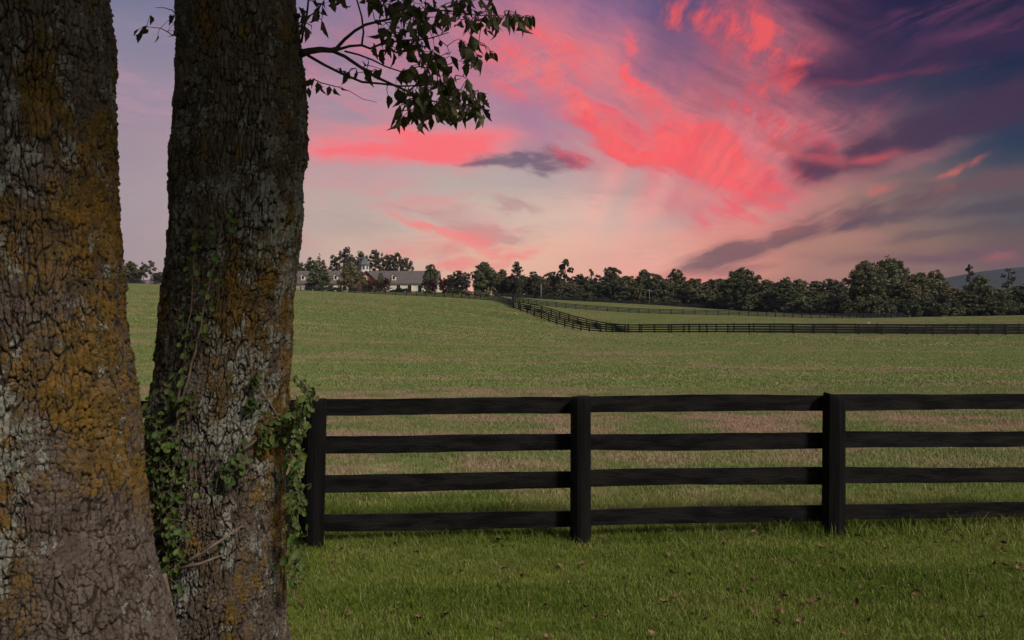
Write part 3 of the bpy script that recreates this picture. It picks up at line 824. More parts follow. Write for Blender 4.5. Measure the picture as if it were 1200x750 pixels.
leaves_at.sort(key=lambda p: min((p - q).length for q in nodes))
for p in leaves_at:
    q = min(nodes, key=lambda q: (p - q).length + 0.15 * max(0, p.z - q.z))
    d = (p - q).length
    if d > 0.012:
        mid = q.lerp(p, .5) + Vector((rl.uniform(-1, 1), rl.uniform(-1, 1), rl.uniform(-.2, 1))) * d * .16
        twig_mb.tube([q, mid, p], [.0022, .0017, .0012], 4)
        nodes += [mid, p]
    rest_.append((p, (rl.gauss(0, .45), rl.gauss(0, .40), rl.uniform(0, 6.28)), rl.uniform(.52, 1.02), rl.choice(LEAVES)))
# the lowest and outermost 270 are leaves of their own, the crowded remainder is one part
rest_.sort(key=lambda q: -q[2] - (.6 if q[0].z < 3.42 else 0) - (.5 if q[0].x > -.25 else 0))
stuff_mb = MB()
for k, (p, ro, s, me) in enumerate(rest_):
    if k < 270: obj('leaf', me, branch, p, ro, (s, s, s))
    else:
        M = Matrix.LocRotScale(p, Euler(ro), (s, s, s))
        stuff_mb.add([M @ v.co for v in me.vertices], [tuple(f.vertices) for f in me.polygons])
tag(stuff_mb.build('leaf_mass', m_leaf, branch, True), kind='stuff')
twig_mb.tube([at(556, 106, 3.6), at(568, 110, 3.6), at(572, 109.4, 3.6)], [.0014, .001, .0008], 4)
tag(twig_mb.build('twigs', m_twig, branch), kind='stuff')

# little sprays on both edges of the trunk
def spray(pts, leaf_pts, Y, sc_=0.75):
    mb = MB(); W = [at(x, y, Y) for x, y in pts]
    mb.tube(W, np.linspace(.0032, .0010, len(W)), 5)
    for (x, y) in leaf_pts:
        p = at(x, y, Y + rl.uniform(-.04, .04)); q = min(W, key=lambda q: (p - q).length)
        mb.tube([q, q.lerp(p, .5) + Vector((0, 0, .004)), p], [.0012, .0010, .0008], 4)
    s = mb.build('side_twig', m_twig, tree2)
    for (x, y) in leaf_pts:
        o = obj('leaf', rl.choice(LEAVES), s, at(x, y, Y), (rl.gauss(0, .35), rl.gauss(0, .35), rl.uniform(0, 6.28)))
        k = rl.uniform(.6, .95) * sc_; o.scale = (k, k, k)
spray([(209, 38), (203, 42), (196, 37), (188, 33), (178, 32), (172, 31)], [(176, 18), (163, 34), (166, 37), (172, 30), (174, 35), (185, 40), (205, 18), (204, 28), (205, 36)], 3.78, .8)
spray([(209, 20), (202, 12), (192, 9), (182, 9)], [(200, 17), (206, 22)], 3.78, .7)
spray([(360, 96), (368, 93), (376, 97), (388, 100), (396, 102), (410, 107), (425, 116), (442, 120)], [(359, 96), (364, 92), (369, 92), (362, 102), (376, 100), (386, 101), (392, 103), (372, 96), (401, 102)], 3.80, .78)

# ------------------------------------------------------------------ climbing vines
def oval_leaf(name, L, W, r, mat):
    V = [(0, 0, 0)]; n = 8
    for k in range(n):
        a = 2 * math.pi * k / n
        x = math.sin(a) * W / 2 * (1 + r.uniform(-.1, .1)); z = -L / 2 + math.cos(a) * L / 2
        V.append((x, -abs(x) * r.uniform(.15, .5) - 0.10 * L * math.cos(a) ** 2, z))
    V[0] = (0, 0.05 * L, -L / 2)
    return pd_data(name, V, [(0, k + 1, (k + 1) % n + 1) for k in range(n)], mat, True)
IVY = [oval_leaf('leaf', rl.uniform(.028, .042), rl.uniform(.019, .030), rl, m_ivy) for _ in range(7)]

def vine(name, label, stems, clusters, Y0):
    root = empty(name, surf(t2, T2Y, stems[0][0][0], min(stems[0][0][1], 720))[0], label, 'vine')
    bpy.context.view_layer.update()
    off = Vector(root.location)
    mb = MB(); pts_all = []
    def place(px, py, lift):
        if 150 < px < 336 or lift < .05:
            return surf(t2, T2Y, px, py, lift)
        y = T2Y - .12 + rl.uniform(-.10, .10)
        return at(px, py, y), Vector((rl.uniform(-.3, .6), -1, 0)).normalized()
    for st in stems:
        W = []
        for (x, y) in st:
            W.append(place(x, y, .026)[0] - off)
        fine = []
        for a, b in zip(W, W[1:]):
            for k in range(4): fine.append(a.lerp(b, k / 4) + Vector((rl.uniform(-1, 1), rl.uniform(-.4, .4), 0)) * .006)
        fine.append(W[-1])
        mb.tube(fine, np.linspace(.0055, .002, len(fine)), 5)
        pts_all += fine
    spots = []
    for c in clusters:
        if c[0] == 'line':
            _, x0, y0, x1, y1, n, j = c
            for k in range(n):
                t = (k + rl.uniform(-.3, .3)) / max(1, n - 1)
                spots.append((x0 + (x1 - x0) * t + rl.choice((-1, 1)) * rl.uniform(.4, 1) * j, y0 + (y1 - y0) * t, rl.uniform(.034, .060)))
        else:
            x, y, sx, sy, n, lift = c
            for k in range(int(n * 1.8)):
                spots.append((x + rl.gauss(0, .6) * sx, y + rl.gauss(0, .6) * sy, rl.uniform(.022, lift + .012)))
    spots.sort(key=lambda q: -q[2]); more = MB()
    for k, (x, y, lift) in enumerate(spots):
        p, nr = place(x, y, lift); p = p - off
        q = min(pts_all, key=lambda q: (q - p).length)
        if (q - p).length > .015:
            mb.tube([q, q.lerp(p, .5) + Vector((0, -.006, .004)), p], [.0014, .0012, .0009], 4)
            pts_all.append(p); pts_all.append(q.lerp(p, .5))
        yaw = math.atan2(nr.x, -nr.y)
        ro, s, me = (rl.gauss(-.45, .45), rl.gauss(0, .75), yaw + rl.gauss(0, .55)), rl.uniform(.6, 1.12), rl.choice(IVY)
        if k < 290: obj('leaf', me, root, p, ro, (s, s, s))
        else:
            M = Matrix.LocRotScale(p, Euler(ro), (s, s, s))
            more.add([M @ v.co for v in me.vertices], [tuple(f.vertices) for f in me.polygons])
    mb.build('stem', m_stick, root)
    if more.V: tag(more.build('leaf_mass', m_ivy, root, True), kind='stuff')
    return root

vine('climbing_vine', 'vine with small oval leaves climbing the dark side of the trunk between both trees',
     [[(196, 720), (198, 640), (203, 560), (207, 500), (213, 440), (221, 380), (226, 320), (229, 268)],
      [(200, 690), (188, 600), (180, 520), (178, 470)], [(207, 500), (222, 440), (236, 385), (245, 330), (258, 285), (262, 252)]],
     [('line', 229, 268, 219, 360, 18, 5), ('line', 219, 365, 210, 450, 20, 7), ('line', 262, 245, 250, 330, 20, 10), ('line', 248, 335, 232, 400, 13, 8), ('line', 204, 440, 198, 470, 9, 7),
      (212, 470, 18, 14, 16, .03), (178, 490, 12, 22, 22, .05), (190, 525, 20, 26, 36, .05), (210, 540, 18, 30, 22, .04), (196, 585, 18, 30, 40, .06), (180, 560, 10, 30, 18, .05), (205, 630, 16, 26, 34, .06), (200, 665, 12, 14, 18, .05)], T2Y)
vine('trailing_vine', 'bushy vine clump with green oval leaves trailing down beside the fence post',
     [[(344, 700), (346, 640), (350, 580), (352, 530), (346, 490), (330, 500), (300, 515), (270, 540)], [(346, 490), (356, 470), (364, 458), (352, 446), (342, 440)], [(330, 500), (314, 470), (300, 448), (294, 432)]],
     [(358, 466, 11, 14, 34, .12), (348, 492, 12, 14, 38, .12), (330, 502, 18, 13, 36, .07), (312, 515, 16, 12, 22, .05), (300, 470, 9, 10, 9, .03), (297, 442, 6, 10, 6, .03), ('line', 342, 440, 366, 456, 8, 4),
      (345, 535, 9, 22, 38, .12), (347, 580, 8, 26, 36, .12), (346, 630, 10, 26, 36, .12), (345, 672, 9, 18, 20, .12), (275, 540, 14, 12, 16, .04), (262, 555, 16, 14, 12, .04), (320, 660, 6, 10, 4, .03)], T2Y)

# dry sticks caught against the foot of the trunk
for k, (pts, rad) in enumerate([([(212, 664, .05), (232, 650, .06), (258, 634, .06), (284, 616, .05)], [.009, .008, .006, .003]), ([(212, 666, .08), (236, 660, .09), (262, 650, .08)], [.008, .007, .003]),
                                ([(192, 672, .09), (198, 700, .10), (204, 730, .10), (214, 760, .09)], [.010, .010, .011, .012])]):
    mb = MB(); W = [surf(t2, T2Y, x, y, l)[0] for x, y, l in pts]
    mb.tube(W, rad, 6)
    if k == 0: mb.tube([W[1], W[1].lerp(W[2], .6) + Vector((.02, -.02, .03))], [.004, .002], 5)
    tag(mb.build('dry_stick', m_stick, None, True), ['thin forked dry stick leaning up across the foot of the vine-covered trunk', 'short broken dry stick lying under the forked stick at the trunk foot',
        'upright dry stick in the cleft between the two trunks'][k], 'stick')

# ------------------------------------------------------------------ black plank fence in front
FY = lambda px: 7.75 + (px - 383) * 0.0007
fence = empty('plank_fence', at(680, 640, FY(680)), 'black painted four-plank fence with heavy posts just behind the trees', 'fence')
foff = Vector(fence.location)
def rail(x0, t0, b0, x1, t1, b1, seed):
    r = random.Random(seed); n = 14; V = []; F = []
    y0, y1 = FY(x0) + .125, FY(x1) + .125
    A0, B0, A1, B1 = at(x0, t0, y0), at(x0, b0, y0), at(x1, t1, y1), at(x1, b1, y1)
    bow = r.uniform(-.012, .010); ph = r.uniform(0, 6)
    for i in range(n + 1):
        t = i / n; w = math.sin(math.pi * t) * bow
        for (P, Q, s) in ((A0, A1, 1), (B0, B1, -1)):
            p = P.lerp(Q, t) + Vector((0, .004 * math.sin(ph + 5 * t), w + r.uniform(-.0022, .0022) + .003 * math.sin(ph * s + 7 * t)))
            V += [p - foff + Vector((0, -.014, 0)), p - foff + Vector((0, .014, 0))]
    for i in range(n):
        a, b = i * 4, i * 4 + 4           # order: top front, top back, bottom front, bottom back
        F += [(a, a + 2, b + 2, b), (a + 1, b + 1, b + 3, a + 3), (a, b, b + 1, a + 1), (a + 2, a + 3, b + 3, b + 2)]
    F += [(0, 1, 3, 2), (n * 4, n * 4 + 2, n * 4 + 3, n * 4 + 1)]
    return pd_data('rail', V, F, m_fence)
PAN = [  # x0, x1, four rails: top/bottom at either end
    (66, 376, [(472, 491.5, 468.2, 487.2), (517, 537, 511.2, 531.2), (563, 584, 556.2, 577.2), (609, 629, 602.2, 622.2)]),
    (368, 684, [(468, 487, 465, 484), (511, 531.5, 508, 527), (556.5, 577.5, 552, 571.5), (602.5, 622.5, 598, 617)]),
    (676, 980, [(464.3, 483.6, 463, 481.8), (508.4, 527.2, 506, 525.6), (551.2, 570.4, 547.6, 567.4), (598, 616.2, 591.6, 610.6)]),
    (974, 1290, [(462.2, 481.2, 461.2, 478.4), (505.4, 524.2, 503.4, 521), (547.6, 566, 546, 562.6), (591.2, 608.8, 587.6, 603.6)]),
]
for k, (x0, x1, rs) in enumerate(PAN):
    for j, (a, b, c, d) in enumerate(rs):
        e = .3 * (k % 2)
        obj('rail', rail(x0 + j * .8 - e, a, b, x1 + j * .7, c, d, k * 10 + j), fence)
def post(px, top, bot, width, sides, lean, tilt, seed):
    r = random.Random(seed); Y = FY(px)
    b, t = at(px + lean, bot + 14, Y), at(px, top, Y)
    rad = width / 2 / FPX * Y; V = []; F = []
    prof = [r.uniform(.95, 1.05) for _ in range(sides)]
    lev = [0, .12, .3, .5, .7, .85, .95, .985, 1.0]
    for li, l in enumerate(lev):
        c = b.lerp(t, l); k_ = 1.0 + .05 * (1 - l); k_ *= (.96 if li == len(lev) - 2 else .88 if li == len(lev) - 1 else 1)
        for s in range(sides):
            a = 2 * math.pi * (s + .5) / sides
            q = rad * k_ * prof[s] * (1 + r.uniform(-.012, .012))
            V.append((c.x + math.cos(a) * q - foff.x, c.y + math.sin(a) * q - foff.y, c.z + (tilt * math.cos(a) * rad if l > .9 else 0) - foff.z))
    for li in range(len(lev) - 1):
        for s in range(sides):
            F.append((li * sides + s, li * sides + (s + 1) % sides, (li + 1) * sides + (s + 1) % sides, (li + 1) * sides + s))
    F.append(tuple((len(lev) - 1) * sides + s for s in range(sides)))
    return obj('post', pd_data('post', V, F, m_post, False), fence)
post(60, 472, 662, 25, 14, 0, 0, 1); post(371, 468, 650, 23, 16, -5, .1, 2); post(680, 464.5, 639, 23.5, 18, 0, .05, 3); post(976.5, 462.5, 633, 26, 7, -.8, -.25, 4); post(1284, 461, 629, 24, 14, 0, 0, 5)
# ------------------------------------------------------------------ grass
def patch(seed, size, n, h0, h1, w, lean=.6):
    r = np.random.default_rng(seed)
    x, y = r.uniform(-size / 2, size / 2, n), r.uniform(-size / 2, size / 2, n)
    hgt = h0 + (h1 - h0) * r.random(n) ** 1.8
    ang = r.uniform(0, 2 * np.pi, n); la = r.uniform(0, 2 * np.pi, n); ln = hgt * lean * r.random(n) ** .8
    ww = w * r.uniform(.6, 1.3, n)
    dx_, dy_ = np.cos(ang) * ww / 2, np.sin(ang) * ww / 2
    lx, ly = np.cos(la) * ln, np.sin(la) * ln
    V = np.stack([np.stack([x - dx_, y - dy_, -.012 + 0 * x], -1), np.stack([x + dx_, y + dy_, -.012 + 0 * x], -1),
                  np.stack([x + lx * .35 + dx_ * .8, y + ly * .35 + dy_ * .8, hgt * .6], -1), np.stack([x + lx * .35 - dx_ * .8, y + ly * .35 - dy_ * .8, hgt * .6], -1),
                  np.stack([x + lx, y + ly, hgt], -1)], 1).reshape(-1, 3)
    i = np.arange(n)[:, None] * 5
    F = np.concatenate([i + np.array([0, 1, 2]), i + np.array([0, 2, 3]), i + np.array([3, 2, 4])], 0)
    me = np_data('grass_patch', V, F, m_grass)
    add_attr(me, 'blade', np.repeat(r.random(n), 5))
    return bpy.data.objects.new('grass_patch', me)

def scatter(name, label, protos, pts, rot, scl, seed):
    """one object: a cloud of points that carries grass patches"""
    r = np.random.default_rng(seed)
    me = bpy.data.meshes.new(name); me.vertices.add(len(pts)); me.vertices.foreach_set('co', np.asarray(pts, np.float32).ravel())
    a = me.attributes.new('rot', 'FLOAT_VECTOR', 'POINT'); a.data.foreach_set('vector', np.asarray(rot, np.float32).ravel())
    a = me.attributes.new('scl', 'FLOAT', 'POINT'); a.data.foreach_set('value', np.asarray(scl, np.float32))
    a = me.attributes.new('pick', 'INT', 'POINT'); a.data.foreach_set('value', r.integers(0, len(protos), len(pts)).astype(np.int32))
    me.update()
    o = obj(name, me)
    ng = bpy.data.node_groups.new(name, 'GeometryNodeTree')
    ng.interface.new_socket('Geometry', in_out='INPUT', socket_type='NodeSocketGeometry')
    ng.interface.new_socket('Geometry', in_out='OUTPUT', socket_type='NodeSocketGeometry')
    N, Lk = ng.nodes, ng.links
    gi, go = N.new('NodeGroupInput'), N.new('NodeGroupOutput')
    m2p = N.new('GeometryNodeMeshToPoints'); Lk.new(gi.outputs[0], m2p.inputs[0])
    iop = N.new('GeometryNodeInstanceOnPoints'); Lk.new(m2p.outputs[0], iop.inputs['Points'])
    jn = N.new('GeometryNodeGeometryToInstance')
    for pr in protos:
        oi = N.new('GeometryNodeObjectInfo'); oi.inputs['Object'].default_value = pr; oi.transform_space = 'ORIGINAL'
        Lk.new(oi.outputs['Geometry'], jn.inputs[0])
    Lk.new(jn.outputs[0], iop.inputs['Instance'])
    iop.inputs['Pick Instance'].default_value = True
    def at_(nm, ty, so):
        n = N.new('GeometryNodeInputNamedAttribute'); n.data_type = ty; n.inputs['Name'].default_value = nm
        Lk.new(n.outputs['Attribute'], so)
    at_('pick', 'INT', iop.inputs['Instance Index']); at_('scl', 'FLOAT', iop.inputs['Scale'])
    e2r = N.new('FunctionNodeEulerToRotation'); at_('rot', 'FLOAT_VECTOR', e2r.inputs[0]); Lk.new(e2r.outputs[0], iop.inputs['Rotation'])
    Lk.new(iop.outputs[0], go.inputs[0])
    md = o.modifiers.new('grass', 'NODES'); md.node_group = ng
    return tag(o, label, 'grass', kind='stuff')

def grid_pts(y0, y1, step, margin, seed, tilt=False, jit=.45):
    r = np.random.default_rng(seed); P = []; Rt = []
    y = y0
    while y < y1:
        half = y * .60 + margin
        n = int(2 * half / step) + 1
        x = np.linspace(-half, half, n) + r.uniform(-jit, jit, n) * step
        yy = y + r.uniform(-jit, jit, n) * step
        P.append(np.stack([x, yy, ground(x, yy) + 0.0], -1))
        rz = r.uniform(0, 2 * np.pi, n)
        if tilt:
            e = 1.0
            sx = (ground(x + e, yy) - ground(x - e, yy)) / (2 * e); sy = (ground(x, yy + e) - ground(x, yy - e)) / (2 * e)
            Rt.append(np.stack([np.arctan(sy), -np.arctan(sx), 0 * rz], -1))
        else: Rt.append(np.stack([0 * rz, 0 * rz, rz], -1))
        y += step
    P, Rt = np.concatenate(P), np.concatenate(Rt)
    lift = (fbm(P[:, 0] * .9, P[:, 1] * .9, seed=5, octv=3) - .5) * .06 * (1 - ss(np.hypot(P[:, 0], P[:, 1]), 60, 200))
    P[:, 2] += lift
    return P, Rt

lawn = [patch(100 + k, .42, 720, .020, .060, .0048, 1.0) for k in range(5)]
rough = [patch(120 + k, .55, 420, .05, .20, .0065, .95) for k in range(5)]
pasture = [patch(140 + k, .85, 800, .03, .095, .009, .9) for k in range(5)]
pasture2 = [patch(160 + k, 2.4, 1300, .04, .09, .026, .9) for k in range(5)]
pasture3 = [patch(180 + k, 6.0, 1500, .07, .14, .085, .8) for k in range(5)]
P, Rt = grid_pts(4.4, 9.0, .24, 1.0, 1)
tus = fbm(P[:, 0] * 1.1, P[:, 1] * 1.1, seed=31, octv=3)
scatter('lawn_grass', 'short green mown grass on the near side of the black fence', lawn, P + np.array((0, 0, .007)), Rt, .50 + 1.0 * tus, 1)
P, Rt = grid_pts(7.55, 10.6, .30, 1.0, 2)
tus = fbm(P[:, 0] * 1.3, P[:, 1] * 1.3, seed=33, octv=3)
wgt = np.clip(1.15 - np.abs(P[:, 1] - (FY(600) + .85)) * .62, 0, 1.2)
keep = (rng.random(len(P)) < wgt * 1.3) & (P[:, 1] > FY(600 + P[:, 0] / P[:, 1] * 1000) + .02)
scatter('rough_grass', 'longer unmown grass growing in tufts along the foot of the black fence', rough, P[keep], Rt[keep], (.45 + .95 * tus)[keep] * np.clip(wgt[keep], .45, 1), 2)
P, Rt = grid_pts(9.0, 26, .50, 1.5, 3)
scatter('pasture_grass', 'grazed green and straw coloured pasture grass beyond the black fence', pasture, P, Rt, .6 + .8 * fbm(P[:, 0] * .5, P[:, 1] * .5, seed=35), 3)
P, Rt = grid_pts(26, 70, 1.4, 3, 4, True)
scatter('field_grass', 'green grass in the middle of the open field', pasture2, P, Rt, .75 + .5 * rng.random(len(P)), 4)
P, Rt = grid_pts(70, 312, 4.0, 8, 5, True)
scatter('hill_grass', 'green grass on the far rise of the field below the trees', pasture3, P, Rt, .85 + .35 * rng.random(len(P)), 5)

# tufts left standing at the foot of the posts
Pp = []
for px in (371, 680, 977, 1284):
    for k in range(9):
        Y = FY(px) + rl.uniform(-.16, .10); Pp.append(((px - 600) / FPX * Y + rl.uniform(-.16, .16), Y, gz(0, Y) + .0))
Pp = np.array(Pp)
tuft = [patch(200 + k, .16, 46, .05, .17, .006, .9) for k in range(4)]
scatter('tufts', 'tufts of taller grass left standing round the foot of the posts', tuft, Pp, np.stack([0 * Pp[:, 0], 0 * Pp[:, 0], rng.uniform(0, 6.28, len(Pp))], -1), rng.uniform(.3, .7, len(Pp)), 6)

# fallen leaves on the lawn
def dead_leaf(seed):
    r = random.Random(seed); L, W = r.uniform(.045, .08), r.uniform(.025, .045); V = []; F = []
    cu = r.uniform(.5, 1.6)
    for i in range(5):
        t = i / 4 - .5; w = W / 2 * [.15, .9, 1, .7, .05][i]
        for s in (-1, 0, 1): V.append((t * L, s * w, abs(s) * w * cu * r.uniform(.5, 1.1) + 1.6 * t * t * L * r.uniform(.4, 1)))
    for i in range(4):
        a = i * 3; F += [(a, a + 1, a + 4, a + 3), (a + 1, a + 2, a + 5, a + 4)]
    return pd_data('fallen_leaf', V, F, m_dead, True)
DL = [dead_leaf(k) for k in range(8)]
for k in range(170):
    Y = 5.3 + 3.1 * rl.random() ** .9
    px = rl.uniform(330, 1230) if k % 9 else rl.uniform(880, 1120)
    x = (px - 600) / FPX * Y
    s = rl.uniform(.55, 1.1)
    o = obj('fallen_leaf', rl.choice(DL), None, (x, Y, gz(x, Y) + rl.uniform(.035, .06)), (rl.gauss(0, .5), rl.gauss(0, .5), rl.uniform(0, 6.28)), (s, s, s))
    tag(o, 'curled brown fallen leaf lying on the mown grass before the fence', 'leaf', 'fallen leaves on the lawn')

# ------------------------------------------------------------------ far fences
def board_data(name, L, T, H):
    mb = MB(); mb.box(0, L, -T / 2, T / 2, -H / 2, H / 2); return mb.data(name, m_farfence)
BOARD = board_data('rail', 1.0, .035, .165)
mb = MB(); mb.box(-.08, .08, -.08, .08, -.3, 1.36); mb.add([(-.08, -.08, 1.36), (.08, -.08, 1.36), (.08, .08, 1.36), (-.08, .08, 1.36), (0, 0, 1.42)], [(0, 1, 4), (1, 2, 4), (2, 3, 4), (3, 0, 4)])
POST = mb.data('post', m_farfence)
RH = (.30, .62, .94, 1.26)
def resample(path, step):
    path = [Vector((x, y)) for x, y in path]; out = [path[0]]; acc = 0
    # smooth polyline (Catmull-Rom) then even steps
    den = []
    for i in range(len(path) - 1):
        p0, p1, p2, p3 = path[max(i - 1, 0)], path[i], path[i + 1], path[min(i + 2, len(path) - 1)]
        for k in range(40):
            t = k / 40
            den.append(.5 * ((2 * p1) + (p2 - p0) * t + (2 * p0 - 5 * p1 + 4 * p2 - p3) * t * t + (3 * p1 - p0 - 3 * p2 + p3) * t ** 3))
    den.append(path[-1])
    for a, b in zip(den, den[1:]):
        acc += (b - a).length
        if acc >= step: out.append(b); acc = 0
    return out
def far_fence(label, path, step=2.44, rails_apart=True):
    pts = resample(path, step); r = random.Random(len(pts))
    z = [gz(p.x, p.y) for p in pts]
    root = empty('paddock_fence', (pts[0].x, pts[0].y, z[0]), label, 'fence')
    off = Vector(root.location); mb = MB()
    for i, p in enumerate(pts):
        q = pts[min(i + 1, len(pts) - 1)] - pts[max(i - 1, 0)]
        obj('post', POST, root, Vector((p.x, p.y, z[i] + r.uniform(-.04, .03))) - off, (r.gauss(0, .012), r.gauss(0, .012), math.atan2(q.y, q.x)))
        if i + 1 < len(pts):
            d = Vector((pts[i + 1].x - p.x, pts[i + 1].y - p.y, z[i + 1] - z[i]))
            for h in RH:
                a = Vector((p.x, p.y, z[i] + h + r.uniform(-.015, .015))) - off
                yaw, pit = math.atan2(d.y, d.x), -math.atan2(d.z, math.hypot(d.x, d.y))
                n = Vector((-d.y, d.x, 0)).normalized() * .095
                if rails_apart: obj('rail', BOARD, root, a + n, (0, pit, yaw), (d.length, 1, 1))
                else:
                    b = a + d; u = Vector((0, 0, .09))
                    mb.add([a + n - u, b + n - u, b + n + u, a + n + u, a + n * 1.35 - u, b + n * 1.35 - u, b + n * 1.35 + u, a + n * 1.35 + u],
                           [(0, 1, 2, 3), (7, 6, 5, 4), (3, 2, 6, 7), (1, 0, 4, 5)])
    if not rails_apart: tag(mb.build('rails', m_farfence, root), kind='stuff')
    return root
A1 = [(0.3, 150), (2.9, 145), (6.5, 138), (9.6, 132), (12.6, 126), (19.7, 118), (29, 112), (44, 106), (62, 100), (78, 96)]
A2 = [(1.2, 152), (5.2, 149), (9.6, 142.5), (13.2, 136.5), (17, 130.5), (23.5, 123.5), (31, 118), (46, 112), (64, 106), (80, 102)]
far_fence('black fence curving down the slope along the field bottom, nearest the open field', A1)
far_fence('second black fence curving down the slope, on the lane side nearer the wood', A2)
far_fence('black fence along the crest of the rise below the stable', [(0.3, 150), (-1.2, 172), (-3.6, 194), (-8, 209), (-17, 217), (-29, 220), (-55, 222), (-86, 225)], rails_apart=False)
far_fence('straight black fence crossing the upper paddock halfway to the wood', [(0, 232), (1.6, 218), (6, 211), (15.7, 214), (33, 215), (56, 216), (76, 221), (100, 233), (128, 252)], rails_apart=False)
far_fence('second thin fence between the wood and the fence at its foot', [(-7, 303), (22, 304), (46, 303), (78, 300), (112, 294)], rails_apart=False)
far_fence('thin black fence along the foot of the wood', [(-22, 296), (-7, 299), (22, 300), (46, 299), (78, 296), (112, 290)], rails_apart=False)
far_fence('black fence at the top of the field seen between the two trunks', [(-150, 282), (-118, 280), (-88, 281)], rails_apart=False)

# ------------------------------------------------------------------ trees in the distance
def crown_data(seed, H, lobes, n, size, mat, trunk_r, trunk_top, flat=0.0, dense=.45, limbs=True):
    """returns trunk and crown meshes of one tree; lobes are (x, y, z, rx, rz)"""
    r = np.random.default_rng(seed); rr = random.Random(seed)
    mb = MB()
    tp = [(0, 0, -.4), (rr.uniform(-.1, .1), rr.uniform(-.1, .1), trunk_top * .35), (rr.uniform(-.25, .25), rr.uniform(-.2, .2), trunk_top * .7), (rr.uniform(-.3, .3), 0, trunk_top)]
    mb.tube(tp, [trunk_r * 1.3, trunk_r, trunk_r * .75, trunk_r * .35], 7)
    vols = np.array([l[3] ** 2 * l[4] for l in lobes]) ** .8; vols /= vols.sum()
    P = []; O = []
    for l, v in zip(lobes, vols):
        k = max(8, int(n * v))
        d = r.normal(size=(k, 3)); d /= np.linalg.norm(d, axis=1)[:, None]
        q = d * (r.random((k, 1)) ** dense)
        # pull into sub-clumps so that light and dark pockets form
        cc = r.normal(size=(max(4, int(k / 55)), 3)); cc /= np.linalg.norm(cc, axis=1)[:, None]; cc *= r.uniform(.45, 1.02, (len(cc), 1))
        near = cc[np.argmin(((q[:, None, :] - cc[None]) ** 2).sum(-1), 1)]
        q = q * .52 + near * .48 + r.normal(size=q.shape) * .05
        P.append(np.array(l[:3]) + q * np.array((l[3], l[3], l[4]))); O.append(q)
        if limbs:
            a = Vector(tp[2]).lerp(Vector(tp[3]), rr.random()); b = Vector(l[:3])
            mb.tube([a, a.lerp(b, .5) + Vector((0, 0, -.05 * l[4])), b], [trunk_r * .4, trunk_r * .26, trunk_r * .1], 5)
    P, O = np.concatenate(P), np.concatenate(O)
    V, F = leaf_quads(P, size, r, O, flat)
    return mb.data('trunk', m_trunk, True), np_data('crown', V, F, mat)

def round_tree(seed, H, W, low, n, size, mat, nl=13, tr=.28, ragged=1.0, dense=.45):
    r = random.Random(seed); L = []
    for k in range(nl):
        t = (k + .5) / nl; z = H * (low + (1 - low) * (t * .92))
        env = math.sin(math.pi * min(1, max(0.12, (t * .86 + .12)))) ** .7
        a = k * 2.4 + r.uniform(-.5, .5); d = W * .5 * env * r.uniform(.30, .78) * ragged
        rad = W * .5 * r.uniform(.34, .52) * (.75 + .35 * env)
        L.append((math.cos(a) * d, math.sin(a) * d, min(z, H - rad * .6), rad, rad * r.uniform(.62, .9)))
    L.append((0, 0, H * (low + (1 - low) * .5), W * .36, H * (1 - low) * .36))
    return crown_data(seed, H, L, n, size, mat, tr, H * .72, dense=dense)

def cone_tree(seed, H, W, n, size, mat, low=.05):
    r = random.Random(seed); L = []
    for k in range(15):
        t = k / 14; z = H * (low + .06 + (.93 - low) * t); w = W * .5 * (1 - t) ** .62 + .25
        for j in range(1 if t > .8 else 3):
            a = k * 1.3 + j * 2.1; d = w * .55 * (t < .8)
            L.append((math.cos(a) * d, math.sin(a) * d, z - w * .1, w * .55, w * .42))
    return crown_data(seed, H, L, n, size, mat, .22, H * .85, limbs=False)

def tall_tree(seed, H, W, n, size, mat, low=.45, nl=9, dense=.5):
    r = random.Random(seed); L = []
    for k in range(nl):
        t = (k + .5) / nl; z = H * (low + (.95 - low) * t)
        a = k * 2.4; d = W * .5 * r.uniform(.25, .8) * (1 - .5 * t); rad = W * .5 * r.uniform(.28, .46)
        L.append((math.cos(a) * d, math.sin(a) * d, z, rad, rad * .7))
    return crown_data(seed, H, L, n, size, mat, .24, H * .9, dense=dense)

def bush(seed, H, W, n, size, mat):
    r = random.Random(seed); L = []
    for k in range(7): L.append((W * .5 * r.uniform(-.75, .75), r.uniform(-.5, .5), H * r.uniform(.35, .6), W * .22, H * .42))
    return crown_data(seed, H, L, n, size, mat, .06, H * .5)

PR = {
    'dense': [round_tree(201 + k, 14, 11, .02, 12000, .31, m_tree, 22) for k in range(4)],
    'olive': [round_tree(221 + k, 13, 10, .02, 11000, .31, m_olive, 20) for k in range(3)],
    'grey': [round_tree(241 + k, 13, 10, .06, 7000, .28, m_grey, 16, ragged=1.15, dense=.6) for k in range(2)],
    'tall': [tall_tree(251 + k, 16, 9, 5200, .29, m_tree, .32) for k in range(2)],
    'sparse': [tall_tree(261 + k, 14, 12, 3200, .28, m_grey, .35, 13, .6) for k in range(3)],
    'thin': [tall_tree(271 + k, 15, 6, 1100, .26, m_grey, .45, 8, .6) for k in range(2)],
    'cone': [cone_tree(281, 11, 8.5, 5200, .26, m_tree)],
    'broad': [round_tree(285, 8.5, 9.5, .05, 5200, .24, m_olive, 15)],
    'small': [round_tree(291 + k, 5, 5, .28, 1900, .20, m_rust, 9, .09) for k in range(2)],
    'bush': [bush(301 + k, 2.4, 6, 1500, .17, m_hedge) for k in range(2)],
    'brownbush': [bush(311, 2.4, 7, 1500, .17, m_olive)],
    'grove': [round_tree(321 + k, 16.5, 14, .02, 18000, .32, m_tree, 28, .4) for k in range(2)],
    'under': [round_tree(331 + k, 6, 9, .0, 5200, .32, m_tree, 12, .1) for k in range(2)],
}
